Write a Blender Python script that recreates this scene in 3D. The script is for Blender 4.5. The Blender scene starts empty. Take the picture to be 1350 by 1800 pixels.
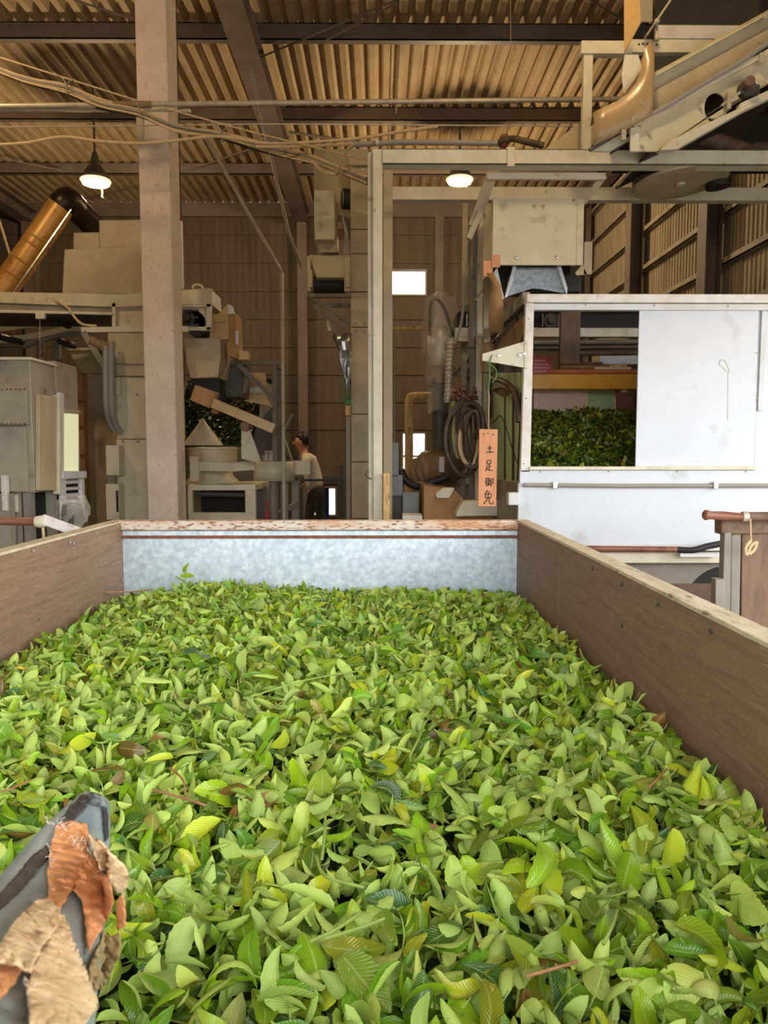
import bpy, bmesh, math, random
import numpy as np
from mathutils import Vector, Matrix
random.seed(7); rng = np.random.default_rng(11)
scene = bpy.context.scene
COL = scene.collection
PI = math.pi

# ------------------------------------------------------------------ camera, sky, exposure
F = 1300.0
EYE = Vector((0, 0, 1.5))
PITCH = math.atan(105 / F); YAW = math.atan(10 / F)
cd = bpy.data.cameras.new('camera'); cam = bpy.data.objects.new('camera', cd); COL.objects.link(cam)
cam.location = EYE
CM = Matrix.Rotation(-YAW, 3, 'Z') @ Matrix.Rotation(PI / 2 - PITCH, 3, 'X')
cam.rotation_euler = CM.to_euler()
cd.sensor_fit = 'VERTICAL'; cd.sensor_height = 36; cd.sensor_width = 27; cd.lens = F / 1800 * 36
cd.clip_start = 0.02; cd.clip_end = 200
cd.dof.use_dof = True; cd.dof.focus_distance = 1.3; cd.dof.aperture_fstop = 13.0
scene.camera = cam
scene.view_settings.view_transform = 'Standard'; scene.view_settings.look = 'None'
scene.view_settings.gamma = 1.0; scene.view_settings.exposure = 1.55
scene.cycles.use_denoising = True
scene.cycles.max_bounces = 8; scene.cycles.diffuse_bounces = 5
scene.cycles.sample_clamp_indirect = 6.0
SKY = 2.5
w = bpy.data.worlds.new('overcast_sky'); scene.world = w; w.use_nodes = True
wn = w.node_tree.nodes; wl = w.node_tree.links
bg = wn['Background']; bg.inputs[1].default_value = SKY
_tc = wn.new('ShaderNodeTexCoord'); _sx = wn.new('ShaderNodeSeparateXYZ'); wl.new(_tc.outputs['Generated'], _sx.inputs[0])
_rp = wn.new('ShaderNodeValToRGB'); wl.new(_sx.outputs[2], _rp.inputs['Fac'])       # yard below the horizon, overcast sky above
_rp.color_ramp.elements[0].position = 0.0; _rp.color_ramp.elements[0].color = (.24, .23, .215, 1)
_rp.color_ramp.elements[1].position = 0.05; _rp.color_ramp.elements[1].color = (.93, .965, 1.0, 1)
wl.new(_rp.outputs['Color'], bg.inputs[0])
def portal(name, loc, rot, sx, sy):
    l = bpy.data.lights.new(name, 'AREA'); l.shape = 'RECTANGLE'; l.size = sx; l.size_y = sy
    l.cycles.is_portal = True
    o = bpy.data.objects.new(name, l); COL.objects.link(o); o.location = loc; o.rotation_euler = rot
YF = -1.3                      # open front of the hall, behind the camera
XR = 4.2; XL = -11.0; YB = 16.0; ZR = 6.7
DX0, DX1, DZ1 = -2.4, XR, 3.3     # the yard door
portal('daylight_front', ((DX0 + DX1) / 2, YF, DZ1 / 2), (PI / 2, 0, 0), DX1 - DX0, DZ1)
portal('daylight_side', (XR, 1.3, 1.7), (PI / 2, 0, PI / 2), 5.2, 3.4)

# ------------------------------------------------------------------ helpers
def ray(px, py):
    d = CM @ Vector(((px - 675) / F, -(py - 900) / F, -1.0)); return d
def P(px, py, Y):
    d = ray(px, py); return EYE + d * (Y / d.y)
def PX(px, py, X):
    d = ray(px, py); return EYE + d * (X / d.x)
def PZ(px, py, Z):
    d = ray(px, py); return EYE + d * ((Z - EYE.z) / d.z)

def lin(c):
    return tuple((x / 255 / 12.92 if x / 255 <= .04045 else ((x / 255 + .055) / 1.055) ** 2.4) for x in c)

class B:
    def __init__(s): s.bm = bmesh.new()
    def box(s, x0, x1, y0, y1, z0, z1):
        if x0 > x1: x0, x1 = x1, x0
        if y0 > y1: y0, y1 = y1, y0
        if z0 > z1: z0, z1 = z1, z0
        v = [s.bm.verts.new(c) for c in ((x0,y0,z0),(x1,y0,z0),(x1,y1,z0),(x0,y1,z0),(x0,y0,z1),(x1,y0,z1),(x1,y1,z1),(x0,y1,z1))]
        for f in ((0,3,2,1),(4,5,6,7),(0,1,5,4),(1,2,6,5),(2,3,7,6),(3,0,4,7)): s.bm.faces.new([v[i] for i in f])
        return s
    def pb(s, px0, py0, px1, py1, Y, d):
        my = (py0 + py1) / 2; mx = (px0 + px1) / 2
        return s.box(P(px0, my, Y).x, P(px1, my, Y).x, Y, Y + d, P(mx, py1, Y).z, P(mx, py0, Y).z)
    def prism(s, pts, off):
        pts = [Vector(p) for p in pts]; off = Vector(off)
        a = [s.bm.verts.new(p) for p in pts]; b = [s.bm.verts.new(p + off) for p in pts]
        n = len(a)
        s.bm.faces.new(a); s.bm.faces.new(b[::-1])
        for i in range(n): s.bm.faces.new((a[i], b[i], b[(i + 1) % n], a[(i + 1) % n]))
        return s
    def pp(s, pts, Y, d):                 # outline on a plane facing the hall's front, d metres thick
        return s.prism([P(x, y, Y) for x, y in pts], (0, d, 0))
    def px(s, pts, X, d):                 # outline on a plane along the hall, d metres thick
        return s.prism([PX(x, y, X) for x, y in pts], (d, 0, 0))
    def beam(s, a, b, wd, h, up=(0, 0, 1)):
        a = Vector(a); b = Vector(b); t = (b - a).normalized(); up = Vector(up)
        if abs(t.dot(up)) > .98: up = Vector((0, 1, 0))
        sd = t.cross(up).normalized(); u = sd.cross(t)
        sd *= wd / 2; u *= h / 2
        return s.prism([a + sd + u, a - sd + u, a - sd - u, a + sd - u], b - a)
    def tube(s, pts, r, n=10, cap=True):
        pts = [Vector(p) for p in pts]; m = len(pts)
        rr = r if isinstance(r, (list, tuple)) else [r] * m
        rings = []; pu = None
        for i, p in enumerate(pts):
            t = (pts[min(i + 1, m - 1)] - pts[max(i - 1, 0)]).normalized()
            if pu is None:
                pu = t.orthogonal().normalized()
            pu = (pu - t * pu.dot(t))
            pu = pu.normalized() if pu.length > 1e-6 else t.orthogonal().normalized()
            q = t.cross(pu)
            rings.append([s.bm.verts.new(p + (pu * math.cos(2 * PI * k / n) + q * math.sin(2 * PI * k / n)) * rr[i]) for k in range(n)])
        for a, b in zip(rings, rings[1:]):
            for k in range(n): s.bm.faces.new((a[k], a[(k + 1) % n], b[(k + 1) % n], b[k]))
        if cap: s.bm.faces.new(rings[0][::-1]); s.bm.faces.new(rings[-1])
        return s
    def cyl(s, a, b, r, r2=None, n=20): return s.tube([a, b], [r, r if r2 is None else r2], n)
    def lathe(s, c, prof, n=28, axis=(0, 0, 1), cap=True):
        c = Vector(c); ax = Vector(axis).normalized(); u = ax.orthogonal().normalized(); v = ax.cross(u)
        rings = [[s.bm.verts.new(c + ax * z + (u * math.cos(2 * PI * k / n) + v * math.sin(2 * PI * k / n)) * max(r, 1e-4)) for k in range(n)] for r, z in prof]
        for a, b in zip(rings, rings[1:]):
            for k in range(n): s.bm.faces.new((a[k], a[(k + 1) % n], b[(k + 1) % n], b[k]))
        if cap: s.bm.faces.new(rings[0][::-1]); s.bm.faces.new(rings[-1])
        return s
    def ball(s, c, r, sc=(1, 1, 1), n=12):
        bmesh.ops.create_uvsphere(s.bm, u_segments=n, v_segments=max(6, n // 2), radius=r, matrix=Matrix.Translation(c) @ Matrix.Diagonal((*sc, 1)))
        return s
    def grid(s, rows):
        g = [[s.bm.verts.new(p) for p in r] for r in rows]
        for i in range(len(g) - 1):
            for j in range(len(g[0]) - 1): s.bm.faces.new((g[i][j], g[i][j + 1], g[i + 1][j + 1], g[i + 1][j]))
        return s

def smooth_curve(pts, k=6):
    pts = [Vector(p) for p in pts]; out = []
    for i in range(len(pts) - 1):
        p0 = pts[max(i - 1, 0)]; p1 = pts[i]; p2 = pts[i + 1]; p3 = pts[min(i + 2, len(pts) - 1)]
        for j in range(k):
            t = j / k
            out.append(.5 * ((2 * p1) + (p2 - p0) * t + (2 * p0 - 5 * p1 + 4 * p2 - p3) * t * t + (3 * p1 - p0 - 3 * p2 + p3) * t ** 3))
    out.append(pts[-1]); return out

def wloc(o):
    v = Vector((0, 0, 0))
    while o: v = v + o.location; o = o.parent
    return v

def obj(name, b, m, parent=None, bevel=0, solid=0, smooth=True):
    bm = b.bm
    bmesh.ops.recalc_face_normals(bm, faces=bm.faces)
    me = bpy.data.meshes.new(name)
    if parent is not None: org = wloc(parent)
    else:
        xs = [v.co for v in bm.verts]
        org = Vector(((min(c.x for c in xs) + max(c.x for c in xs)) / 2, (min(c.y for c in xs) + max(c.y for c in xs)) / 2, min(c.z for c in xs)))
    bmesh.ops.translate(bm, verts=bm.verts, vec=-org)
    bm.to_mesh(me); bm.free()
    if smooth:
        me.polygons.foreach_set('use_smooth', [True] * len(me.polygons)); me.set_sharp_from_angle(angle=math.radians(38))
    me.materials.append(m)
    o = bpy.data.objects.new(name, me); COL.objects.link(o)
    if parent is not None: o.parent = parent
    else: o.location = org
    if solid:
        md = o.modifiers.new('thickness', 'SOLIDIFY'); md.thickness = solid; md.offset = 0
    if bevel:
        md = o.modifiers.new('bevel', 'BEVEL'); md.width = bevel; md.segments = 2; md.limit_method = 'ANGLE'; md.angle_limit = math.radians(40)
    return o
def tag(o, label, cat, group=None, kind=None):
    o['label'] = label; o['category'] = cat
    if group: o['group'] = group
    if kind: o['kind'] = kind
    return o
def thing(name, label, cat, loc, group=None):
    o = bpy.data.objects.new(name, None); COL.objects.link(o); o.location = loc; o.empty_display_size = .1
    return tag(o, label, cat, group)
def struct(name, b, m, parent=None, **k):
    o = obj(name, b, m, parent, **k); o['kind'] = 'structure'; return o
def copy_tree(src, delta, label, group=None):
    c = src.copy(); COL.objects.link(c); c.location = src.location + Vector(delta); c['label'] = label
    if group: c['group'] = group
    for ch in list(src.children):
        d = ch.copy(); COL.objects.link(d); d.parent = c
        for g in list(ch.children):
            e = g.copy(); COL.objects.link(e); e.parent = d
    return c

# ------------------------------------------------------------------ materials
M = {}
def mat(name, c, c2=None, rough=.5, metal=0, scale=6.0, lo=.42, hi=.68, stretch=(1, 1, 1), bump=0, bscale=None, detail=6, spec=.5, c3=None, s3=30, t3=.58):
    m = bpy.data.materials.new(name); m.use_nodes = True; M[name] = m
    nt = m.node_tree; N = nt.nodes; L = nt.links
    bs = N['Principled BSDF']; bs.inputs['Roughness'].default_value = rough; bs.inputs['Metallic'].default_value = metal
    bs.inputs['Specular IOR Level'].default_value = spec
    bs.inputs['Base Color'].default_value = (*lin(c), 1)
    if c2 or bump:
        tc = N.new('ShaderNodeTexCoord'); mp = N.new('ShaderNodeMapping'); mp.inputs['Scale'].default_value = stretch
        L.new(tc.outputs['Object'], mp.inputs['Vector'])
    if c2:
        nz = N.new('ShaderNodeTexNoise'); nz.inputs['Scale'].default_value = scale; nz.inputs['Detail'].default_value = detail; nz.inputs['Roughness'].default_value = .65
        L.new(mp.outputs[0], nz.inputs['Vector'])
        rp = N.new('ShaderNodeValToRGB'); rp.color_ramp.elements[0].position = lo; rp.color_ramp.elements[1].position = hi
        rp.color_ramp.elements[0].color = (*lin(c), 1); rp.color_ramp.elements[1].color = (*lin(c2), 1)
        L.new(nz.outputs['Fac'], rp.inputs['Fac']); out = rp.outputs['Color']
        if c3:
            n3 = N.new('ShaderNodeTexNoise'); n3.inputs['Scale'].default_value = s3; n3.inputs['Detail'].default_value = 8; L.new(mp.outputs[0], n3.inputs['Vector'])
            r3 = N.new('ShaderNodeValToRGB'); r3.color_ramp.elements[0].position = t3; r3.color_ramp.elements[1].position = t3 + .12; L.new(n3.outputs['Fac'], r3.inputs['Fac'])
            mx = N.new('ShaderNodeMix'); mx.data_type = 'RGBA'; L.new(r3.outputs['Color'], mx.inputs['Factor']); L.new(out, mx.inputs['A']); mx.inputs['B'].default_value = (*lin(c3), 1); out = mx.outputs['Result']
        L.new(out, bs.inputs['Base Color'])
    if bump:
        nb = N.new('ShaderNodeTexNoise'); nb.inputs['Scale'].default_value = bscale or scale * 4; nb.inputs['Detail'].default_value = 5; L.new(mp.outputs[0], nb.inputs['Vector'])
        bp = N.new('ShaderNodeBump'); bp.inputs['Strength'].default_value = bump; bp.inputs['Distance'].default_value = .01
        L.new(nb.outputs['Fac'], bp.inputs['Height']); L.new(bp.outputs[0], bs.inputs['Normal'])
    return m
mat('concrete', (214, 194, 176), (198, 176, 158), .9, scale=3, bump=.5, bscale=60, c3=(188, 164, 142), s3=26)
mat('floor_concrete', (120, 112, 102), (92, 86, 78), .85, scale=2)
mat('roof_deck', (176, 153, 118), (154, 130, 95), .8, scale=1.6, stretch=(3, .7, 1), c3=(140, 112, 74), s3=5, t3=.62)
mat('steel_brown', (112, 98, 89), (94, 81, 72), .6, scale=2)
mat('wall_sheet', (94, 80, 64), (76, 64, 50), .7, scale=1.2, stretch=(6, 6, .5))
mat('wall_sheet_pale', (158, 143, 116), (128, 114, 90), .7, scale=1.2, stretch=(6, 6, .5))
mat('girt', (150, 138, 118), (118, 106, 88), .6)
mat('cream', (206, 194, 162), (190, 178, 146), .45, scale=3, c3=(178, 164, 132), s3=9)
mat('cream_worn', (214, 204, 178), (196, 184, 156), .5, scale=5, c3=(168, 144, 114), s3=16, t3=.64)
mat('cream_dark', (186, 168, 132), (166, 148, 114), .5, scale=3)
mat('slate_paint', (132, 138, 138), (114, 120, 122), .5, scale=3)
mat('warm_grey', (164, 150, 128), (142, 130, 110), .5, scale=2.5, c3=(124, 108, 86), s3=7)
mat('frame_brown', (116, 104, 86), (96, 84, 70), .55, scale=3)
mat('grey_paint', (138, 130, 114), (116, 108, 94), .5, scale=3)
mat('white_panel', (208, 209, 212), (201, 202, 205), .4, scale=2.2, c3=(184, 184, 182), s3=4, t3=.6)
mat('white_paint', (212, 210, 206), (200, 196, 186), .45, scale=5)
mat('white_worn', (224, 216, 206), (206, 192, 176), .55, scale=10, c3=(140, 112, 92), s3=40, t3=.66)
mat('plywood', (150, 120, 94), (126, 97, 73), .62, scale=4, stretch=(14, .9, 14), bump=.25, bscale=30, c3=(174, 144, 116), s3=22)
mat('wood_edge', (218, 202, 172), (190, 172, 138), .75, scale=20, stretch=(1, .4, 1), bump=.3, c3=(136, 118, 92), s3=60, t3=.6)
mat('rust_rail', (216, 204, 186), (200, 150, 108), .65, scale=7, stretch=(.5, 1, 2), lo=.4, hi=.6, c3=(140, 82, 52), s3=70, t3=.53)
mat('rust', (140, 84, 54), (98, 56, 36), .75, scale=22, bump=.3)
mat('rusty_pipe', (112, 86, 66), (76, 52, 38), .7, scale=20)
mat('galv_dark', (150, 155, 156), (116, 120, 122), .4, .7, scale=30, detail=3)
mat('bright_metal', (200, 200, 196), None, .25, .9)
mat('zinc_pipe', (200, 188, 164), (176, 162, 138), .38, .25, scale=12)
mat('rubber', (34, 30, 28), (22, 20, 19), .6, scale=8)
mat('belt_black', (30, 26, 26), (44, 38, 34), .6, scale=5)
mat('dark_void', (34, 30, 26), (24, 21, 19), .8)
mat('dark_grey', (74, 72, 66), (54, 52, 48), .55)
mat('blue_grey', (166, 156, 136), (148, 138, 118), .5, scale=4)
mat('green_panel', (176, 194, 144), (160, 180, 128), .42, scale=1.2, stretch=(1, 3, .5))
mat('vinyl_tan', (206, 170, 112), (186, 148, 92), .35, scale=3)
mat('vinyl_sheet', (178, 148, 104), (160, 130, 88), .3, scale=3)
mat('card', (170, 130, 84), (146, 108, 66), .85, scale=6)
mat('duct_yellow', (214, 160, 78), (186, 128, 60), .4, .25, scale=2.5, c3=(150, 98, 46), s3=7)
mat('duct_dark', (58, 46, 34), (40, 32, 26), .35, .6, scale=5)
mat('cable_tan', (214, 186, 142), (190, 160, 116), .7, scale=30)
mat('cable_grey', (146, 138, 126), None, .6)
mat('wood_handle', (136, 86, 64), (104, 62, 44), .45, scale=14, stretch=(.3, 3, 3))
mat('wood_brown', (116, 88, 66), (92, 68, 50), .7, scale=6, stretch=(6, 6, 1))
mat('sign_wood', (212, 146, 98), (192, 122, 76), .6, scale=5, stretch=(9, 9, .6))
mat('ink', (34, 28, 26), None, .7)
mat('pale_wood', (214, 178, 118), (176, 136, 82), .75, scale=9, stretch=(3, 3, .6), c3=(120, 84, 50), s3=16)
mat('copper_pipe', (142, 92, 70), (108, 66, 50), .5, .2, scale=14, stretch=(1, 1, 1))
mat('yellow_paint', (226, 160, 20), (206, 140, 14), .4, scale=4)
mat('orange_strip', (186, 96, 36), None, .5)
mat('red_paint', (186, 40, 46), (160, 30, 40), .45)
mat('pink_board', (226, 198, 172), (214, 184, 158), .6, scale=3)
mat('blue_cloth', (40, 70, 150), None, .8)
mat('skin', (196, 140, 112), None, .5)
mat('hair', (26, 22, 20), None, .5)
mat('shirt', (214, 206, 194), (196, 186, 172), .85, scale=9)
mat('trousers', (56, 58, 50), (46, 48, 42), .85, scale=9)
mat('shoe', (40, 38, 36), None, .6)
mat('string', (196, 160, 120), None, .8)
mat('string_green', (80, 130, 70), None, .8)
mat('hose', (84, 64, 46), (58, 44, 32), .5, scale=14)
mat('tape_brown', (140, 112, 74), (112, 86, 54), .55, scale=12)
mat('suede', (206, 142, 88), (182, 114, 66), .9, scale=14, bump=.3, bscale=90)
mat('vinyl_beige', (216, 186, 142), (190, 156, 112), .75, scale=24, bump=.35, bscale=160, c3=(150, 116, 84), s3=60)
mat('lever_paint', (134, 144, 140), (112, 122, 120), .4, scale=18, c3=(44, 42, 42), s3=26, lo=.4, hi=.6)
mat('lever_black', (52, 48, 48), (30, 28, 30), .5, scale=30, c3=(130, 134, 130), s3=40)
mat('fluff', (226, 210, 192), None, .95)
mat('dry_leaf', (158, 134, 88), (128, 104, 62), .8, scale=30, bump=.4, bscale=60)
mat('twig_tan', (176, 128, 84), (140, 92, 58), .7, scale=40)
mat('twig_green', (150, 170, 80), (128, 146, 62), .6, scale=40)
mat('pile_base', (42, 56, 16), (24, 34, 10), .9, scale=30)  # shade of the gaps between leaves put into the bed's dark colour
def glass_mat(name, c, alpha, rough=.1):
    m = bpy.data.materials.new(name); m.use_nodes = True; M[name] = m
    nt = m.node_tree; N = nt.nodes; L = nt.links; bs = N['Principled BSDF']
    bs.inputs['Base Color'].default_value = (*lin(c), 1); bs.inputs['Roughness'].default_value = rough; bs.inputs['Alpha'].default_value = alpha
glass_mat('plastic_film', (206, 196, 176), .28, .2)
glass_mat('amber_film', (176, 140, 92), .5, .3)
def emit(name, c, s):
    m = bpy.data.materials.new(name); m.use_nodes = True; M[name] = m
    bs = m.node_tree.nodes['Principled BSDF']; bs.inputs['Base Color'].default_value = (*c, 1)
    bs.inputs['Emission Color'].default_value = (*c, 1); bs.inputs['Emission Strength'].default_value = s
emit('lamp_glow', (1.0, .8, .45), 14)
emit('lamp_lens', (1.0, .72, .36), .55)
emit('lit_pane', (.85, .83, .5), .16)  # the pane's own emission stands in for daylight behind it
# spangled zinc
m = mat('galvanised', (196, 208, 216), None, .42, .35)
nt = m.node_tree; N = nt.nodes; L = nt.links; bs = N['Principled BSDF']
tc = N.new('ShaderNodeTexCoord'); vo = N.new('ShaderNodeTexVoronoi'); vo.inputs['Scale'].default_value = 60
nz = N.new('ShaderNodeTexNoise'); nz.inputs['Scale'].default_value = 40; nz.inputs['Detail'].default_value = 3
L.new(tc.outputs['Object'], vo.inputs['Vector']); L.new(tc.outputs['Object'], nz.inputs['Vector'])
ad = N.new('ShaderNodeMath'); ad.operation = 'ADD'; sep = N.new('ShaderNodeSeparateColor'); L.new(vo.outputs['Color'], sep.inputs[0])
ml = N.new('ShaderNodeMath'); ml.operation = 'MULTIPLY'; ml.inputs[1].default_value = .35; L.new(sep.outputs[0], ml.inputs[0])
L.new(ml.outputs[0], ad.inputs[0]); L.new(nz.outputs['Fac'], ad.inputs[1])
rp = N.new('ShaderNodeValToRGB'); rp.color_ramp.elements[0].position = .45; rp.color_ramp.elements[1].position = .95
rp.color_ramp.elements[0].color = (*lin((186, 200, 208)), 1); rp.color_ramp.elements[1].color = (*lin((222, 232, 236)), 1)
L.new(ad.outputs[0], rp.inputs['Fac']); L.new(rp.outputs['Color'], bs.inputs['Base Color'])

# leaves: face glossy green, underside pale and matt; tint and leaf coordinates come with each leaf
def leaf_material():
    m = bpy.data.materials.new('tea_leaf'); m.use_nodes = True; M['leaf'] = m
    nt = m.node_tree; N = nt.nodes; L = nt.links; bs = N['Principled BSDF']; out = N['Material Output']
    at = N.new('ShaderNodeAttribute'); at.attribute_name = 'tint'
    au = N.new('ShaderNodeAttribute'); au.attribute_name = 'leafco'
    sp = N.new('ShaderNodeSeparateXYZ'); L.new(au.outputs['Vector'], sp.inputs[0])
    def math_(op, a, b=None, c=None):
        n = N.new('ShaderNodeMath'); n.operation = op
        for i, v in enumerate((a, b, c)):
            if v is None: continue
            if isinstance(v, (int, float)): n.inputs[i].default_value = v
            else: L.new(v, n.inputs[i])
        return n.outputs[0]
    ab = math_('ABSOLUTE', sp.outputs[0])
    ph = math_('MULTIPLY', math_('SUBTRACT', sp.outputs[1], math_('MULTIPLY', ab, .22)), 50.0)
    vein = math_('POWER', math_('ABSOLUTE', math_('SINE', ph)), 8.0)
    mid = math_('LESS_THAN', ab, .07)
    geo = N.new('ShaderNodeNewGeometry')
    def mix(f, a, b):
        n = N.new('ShaderNodeMix'); n.data_type = 'RGBA'
        if isinstance(f, (int, float)): n.inputs['Factor'].default_value = f
        else: L.new(f, n.inputs['Factor'])
        for k, v in (('A', a), ('B', b)):
            if isinstance(v, tuple): n.inputs[k].default_value = (*v, 1)
            else: L.new(v, n.inputs[k])
        return n.outputs['Result']
    under = mix(.6, at.outputs['Color'], (.61, .75, .19))
    col = mix(geo.outputs['Backfacing'], at.outputs['Color'], under)
    nz = N.new('ShaderNodeTexNoise'); nz.inputs['Scale'].default_value = 60; nz.inputs['Detail'].default_value = 3
    tc = N.new('ShaderNodeTexCoord'); L.new(tc.outputs['Object'], nz.inputs['Vector'])
    col = mix(math_('MULTIPLY', nz.outputs['Fac'], .35), col, mix(.5, col, (.22, .38, .015)))
    pale = mix(.45, col, (.55, .62, .22))
    col = mix(math_('MULTIPLY', vein, .3), col, pale)
    col = mix(math_('MULTIPLY', mid, .75), col, pale)
    L.new(col, bs.inputs['Base Color'])
    L.new(math_('MULTIPLY_ADD', geo.outputs['Backfacing'], .3, .22), bs.inputs['Roughness'])
    bp = N.new('ShaderNodeBump'); bp.inputs['Strength'].default_value = .35; bp.inputs['Distance'].default_value = .002
    L.new(math_('SUBTRACT', nz.outputs['Fac'], math_('MULTIPLY', vein, .5)), bp.inputs['Height']); L.new(bp.outputs[0], bs.inputs['Normal'])
    tr = N.new('ShaderNodeBsdfTranslucent'); L.new(mix(.5, col, (.5, .7, .03)), tr.inputs['Color'])
    ms = N.new('ShaderNodeMixShader'); ms.inputs[0].default_value = .14
    L.new(bs.outputs[0], ms.inputs[1]); L.new(tr.outputs[0], ms.inputs[2]); L.new(ms.outputs[0], out.inputs['Surface'])
leaf_material()
def dark_leaf_material():  # plain tint-only leaf surface; both dark heaps multiply the tint down
    m = bpy.data.materials.new('dark_tea_leaf'); m.use_nodes = True; M['dark_leaf'] = m
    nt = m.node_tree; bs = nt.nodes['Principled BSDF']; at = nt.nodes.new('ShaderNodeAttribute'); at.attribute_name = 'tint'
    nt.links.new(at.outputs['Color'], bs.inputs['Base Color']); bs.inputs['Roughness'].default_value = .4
dark_leaf_material()

# ================================================================== THE HALL
b = B(); b.box(XL - 1, XR + 2, YF - .4, YB + .3, -.15, 0); struct('floor', b, M['floor_concrete'])
# ribbed roof deck running from the front to the far wall
b = B(); pit = .193; x = XL - .5; prof = []
while x < XR + .4:
    prof += [(x, 0), (x + .072, 0), (x + .117, .07), (x + .148, .07)]; x += pit
rows = [[Vector((px_, y_, ZR + h)) for px_, h in prof] for y_ in (YF - .8, 3.0, 8.0, 12.0, YB + .2)]
b.grid(rows); o = struct('ceiling', b, M['roof_deck'], smooth=False, solid=.012)
for i, y in enumerate((5.05, 7.23, 9.43, 11.62, 13.8)):
    b = B(); b.box(XL - .4, XR + .1, y, y + .012, ZR - .2, ZR); b.box(XL - .4, XR + .1, y, y + .1, ZR - .2, ZR - .185); b.box(XL - .4, XR + .1, y, y + .1, ZR - .014, ZR - .001)
    struct('purlin', b, M['steel_brown'])
b = B(); b.box(XL - .4, XR + .1, YB - .06, YB + .05, ZR - .28, ZR - .002); struct('purlin', b, M['steel_brown'])
for xr in (-7.25, -1.58, 3.98):
    b = B(); z0 = ZR - .47; z1 = ZR - .205
    b.box(xr - .15, xr + .15, YF - .4, YB - .07, z0, z0 + .018); b.box(xr - .15, xr + .15, YF - .4, YB - .07, z1 - .016, z1); b.box(xr - .008, xr + .008, YF - .4, YB - .07, z0 + .016, z1 - .014)
    struct('rafter', b, M['steel_brown'])
    b = B(); b.box(xr - .1, xr + .1, YB - .3, YB - .1, 0, z0); struct('steel_column', b, M['steel_brown'])
# far wall: ribbed sheets with thin lapped seams, holes for a window and a doorway
SEAM0, SEAMH = .23, .583
def rect_holes(b, x0, x1, z0, z1, y0, y1, holes):
    xs = sorted({x0, x1, *[h[0] for h in holes], *[h[1] for h in holes]}); zs = sorted({z0, z1, *[h[2] for h in holes], *[h[3] for h in holes]})
    for i in range(len(xs) - 1):
        for j in range(len(zs) - 1):
            cx = (xs[i] + xs[i + 1]) / 2; cz = (zs[j] + zs[j + 1]) / 2
            if any(h[0] < cx < h[1] and h[2] < cz < h[3] for h in holes): continue
            b.box(xs[i], xs[i + 1], y0, y1, zs[j], zs[j + 1])
wa = P(689, 518, YB); wb = P(748, 476, YB); da = P(708, 842, YB); db = P(747, 762, YB)
holes = [(wa.x, wb.x, wa.z, wb.z), (da.x, db.x, da.z, db.z)]
ka = P(590, 905, YB); kb = P(540, 858, YB); holes.append((kb.x, ka.x, ka.z, kb.z))
b = B(); rect_holes(b, XL - .5, XR + .3, 0, ZR, YB + .02, YB + .12, holes)
z = SEAM0
while z < ZR - .3:
    b.box(XL - .5, wa.x - .02, YB - .015, YB + .02, z, z + .035) if abs(z - 5) < .4 else b.box(XL - .5, XR, YB - .015, YB + .02, z, z + .035) if not (ka.z - .05 < z < kb.z or da.z - .05 < z < db.z) else b.box(XL - .5, kb.x - .05, YB - .015, YB + .02, z, z + .035)
    z += SEAMH
x = XL
while x < XR:
    if not any(h[0] - .03 < x < h[1] + .03 for h in holes): b.box(x, x + .025, YB + .008, YB + .02, 0, ZR - .28)
    x += .145
struct('wall_far', b, M['wall_sheet'])
def window(name, x0, x1, z0, z1, y):
    b = B(); f = .03
    b.box(x0 - f, x0 + .01, y - .03, y + .05, z0 - f, z1 + f); b.box(x1 - .01, x1 + f, y - .03, y + .05, z0 - f, z1 + f)
    b.box(x0 + .01, x1 - .01, y - .03, y + .05, z0 - f, z0 + .01); b.box(x0 + .01, x1 - .01, y - .03, y + .05, z1 - .01, z1 + f)
    fr = struct(name, b, M['grey_paint'])
    return fr
window('window_1', *holes[0], YB)
fr = window('window_2', *holes[1], YB)
b = B(); cz = (holes[1][2] + holes[1][3]) / 2; b.box(holes[1][0], holes[1][1], YB + .0, YB + .03, cz - .02, cz + .02); obj('glazing_bar', b, M['grey_paint'], fr)
window('door_1', *holes[2], YB)
# faint posts on the far wall
for pxx in (772, 62):
    b = B(); c = P(pxx, 500, YB - .2); b.box(c.x - .09, c.x + .09, YB - .16, YB - .02, 0, ZR - .3); struct('steel_column', b, M['steel_brown'])
# right wall: ribbed sheet, girts, H columns; open towards the front where the yard door stands
b = B(); y = 3.9; rows = [[], []]
while y < YB:
    for dy, dx in ((0, 0), (.045, 0), (.06, .03), (.085, .03)):
        rows[0].append(Vector((XR + dx, y + dy, 0))); rows[1].append(Vector((XR + dx, y + dy, ZR)))
    y += .1
b.grid(rows); struct('wall_right', b, M['wall_sheet_pale'], smooth=False, solid=.01)
b = B(); b.box(XR - .02, XR + .03, YF - .1, 3.9, 3.4, ZR); struct('wall_right_lintel', b, M['wall_sheet_pale'])
z = SEAM0 + SEAMH
while z < ZR - .4:
    b = B(); b.box(XR - .1, XR - .005, 3.95, YB - .1, z, z + .012); b.box(XR - .1, XR - .085, 3.95, YB - .1, z, z + .075); struct('girt', b, M['girt']); z += SEAMH
for y in (3.95, 6.1, 9.0, 11.7, 14.6):
    b = B(); b.box(XR - .3, XR - .282, y, y + .25, 0, ZR - .48); b.box(XR - .118, XR - .102, y, y + .25, 0, ZR - .48); b.box(XR - .29, XR - .11, y + .12, y + .132, 0, ZR - .48)
    struct('steel_column', b, M['steel_brown'])
b = B(); b.box(XL - .1, XL, YF - .4, YB, 0, ZR); struct('wall_left', b, M['wall_sheet'])
b = B(); b.box(XL - .1, DX0, YF - .1, YF, 0, ZR); b.box(DX0, XR + .1, YF - .1, YF, DZ1, ZR); struct('wall_front', b, M['wall_sheet'])
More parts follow.
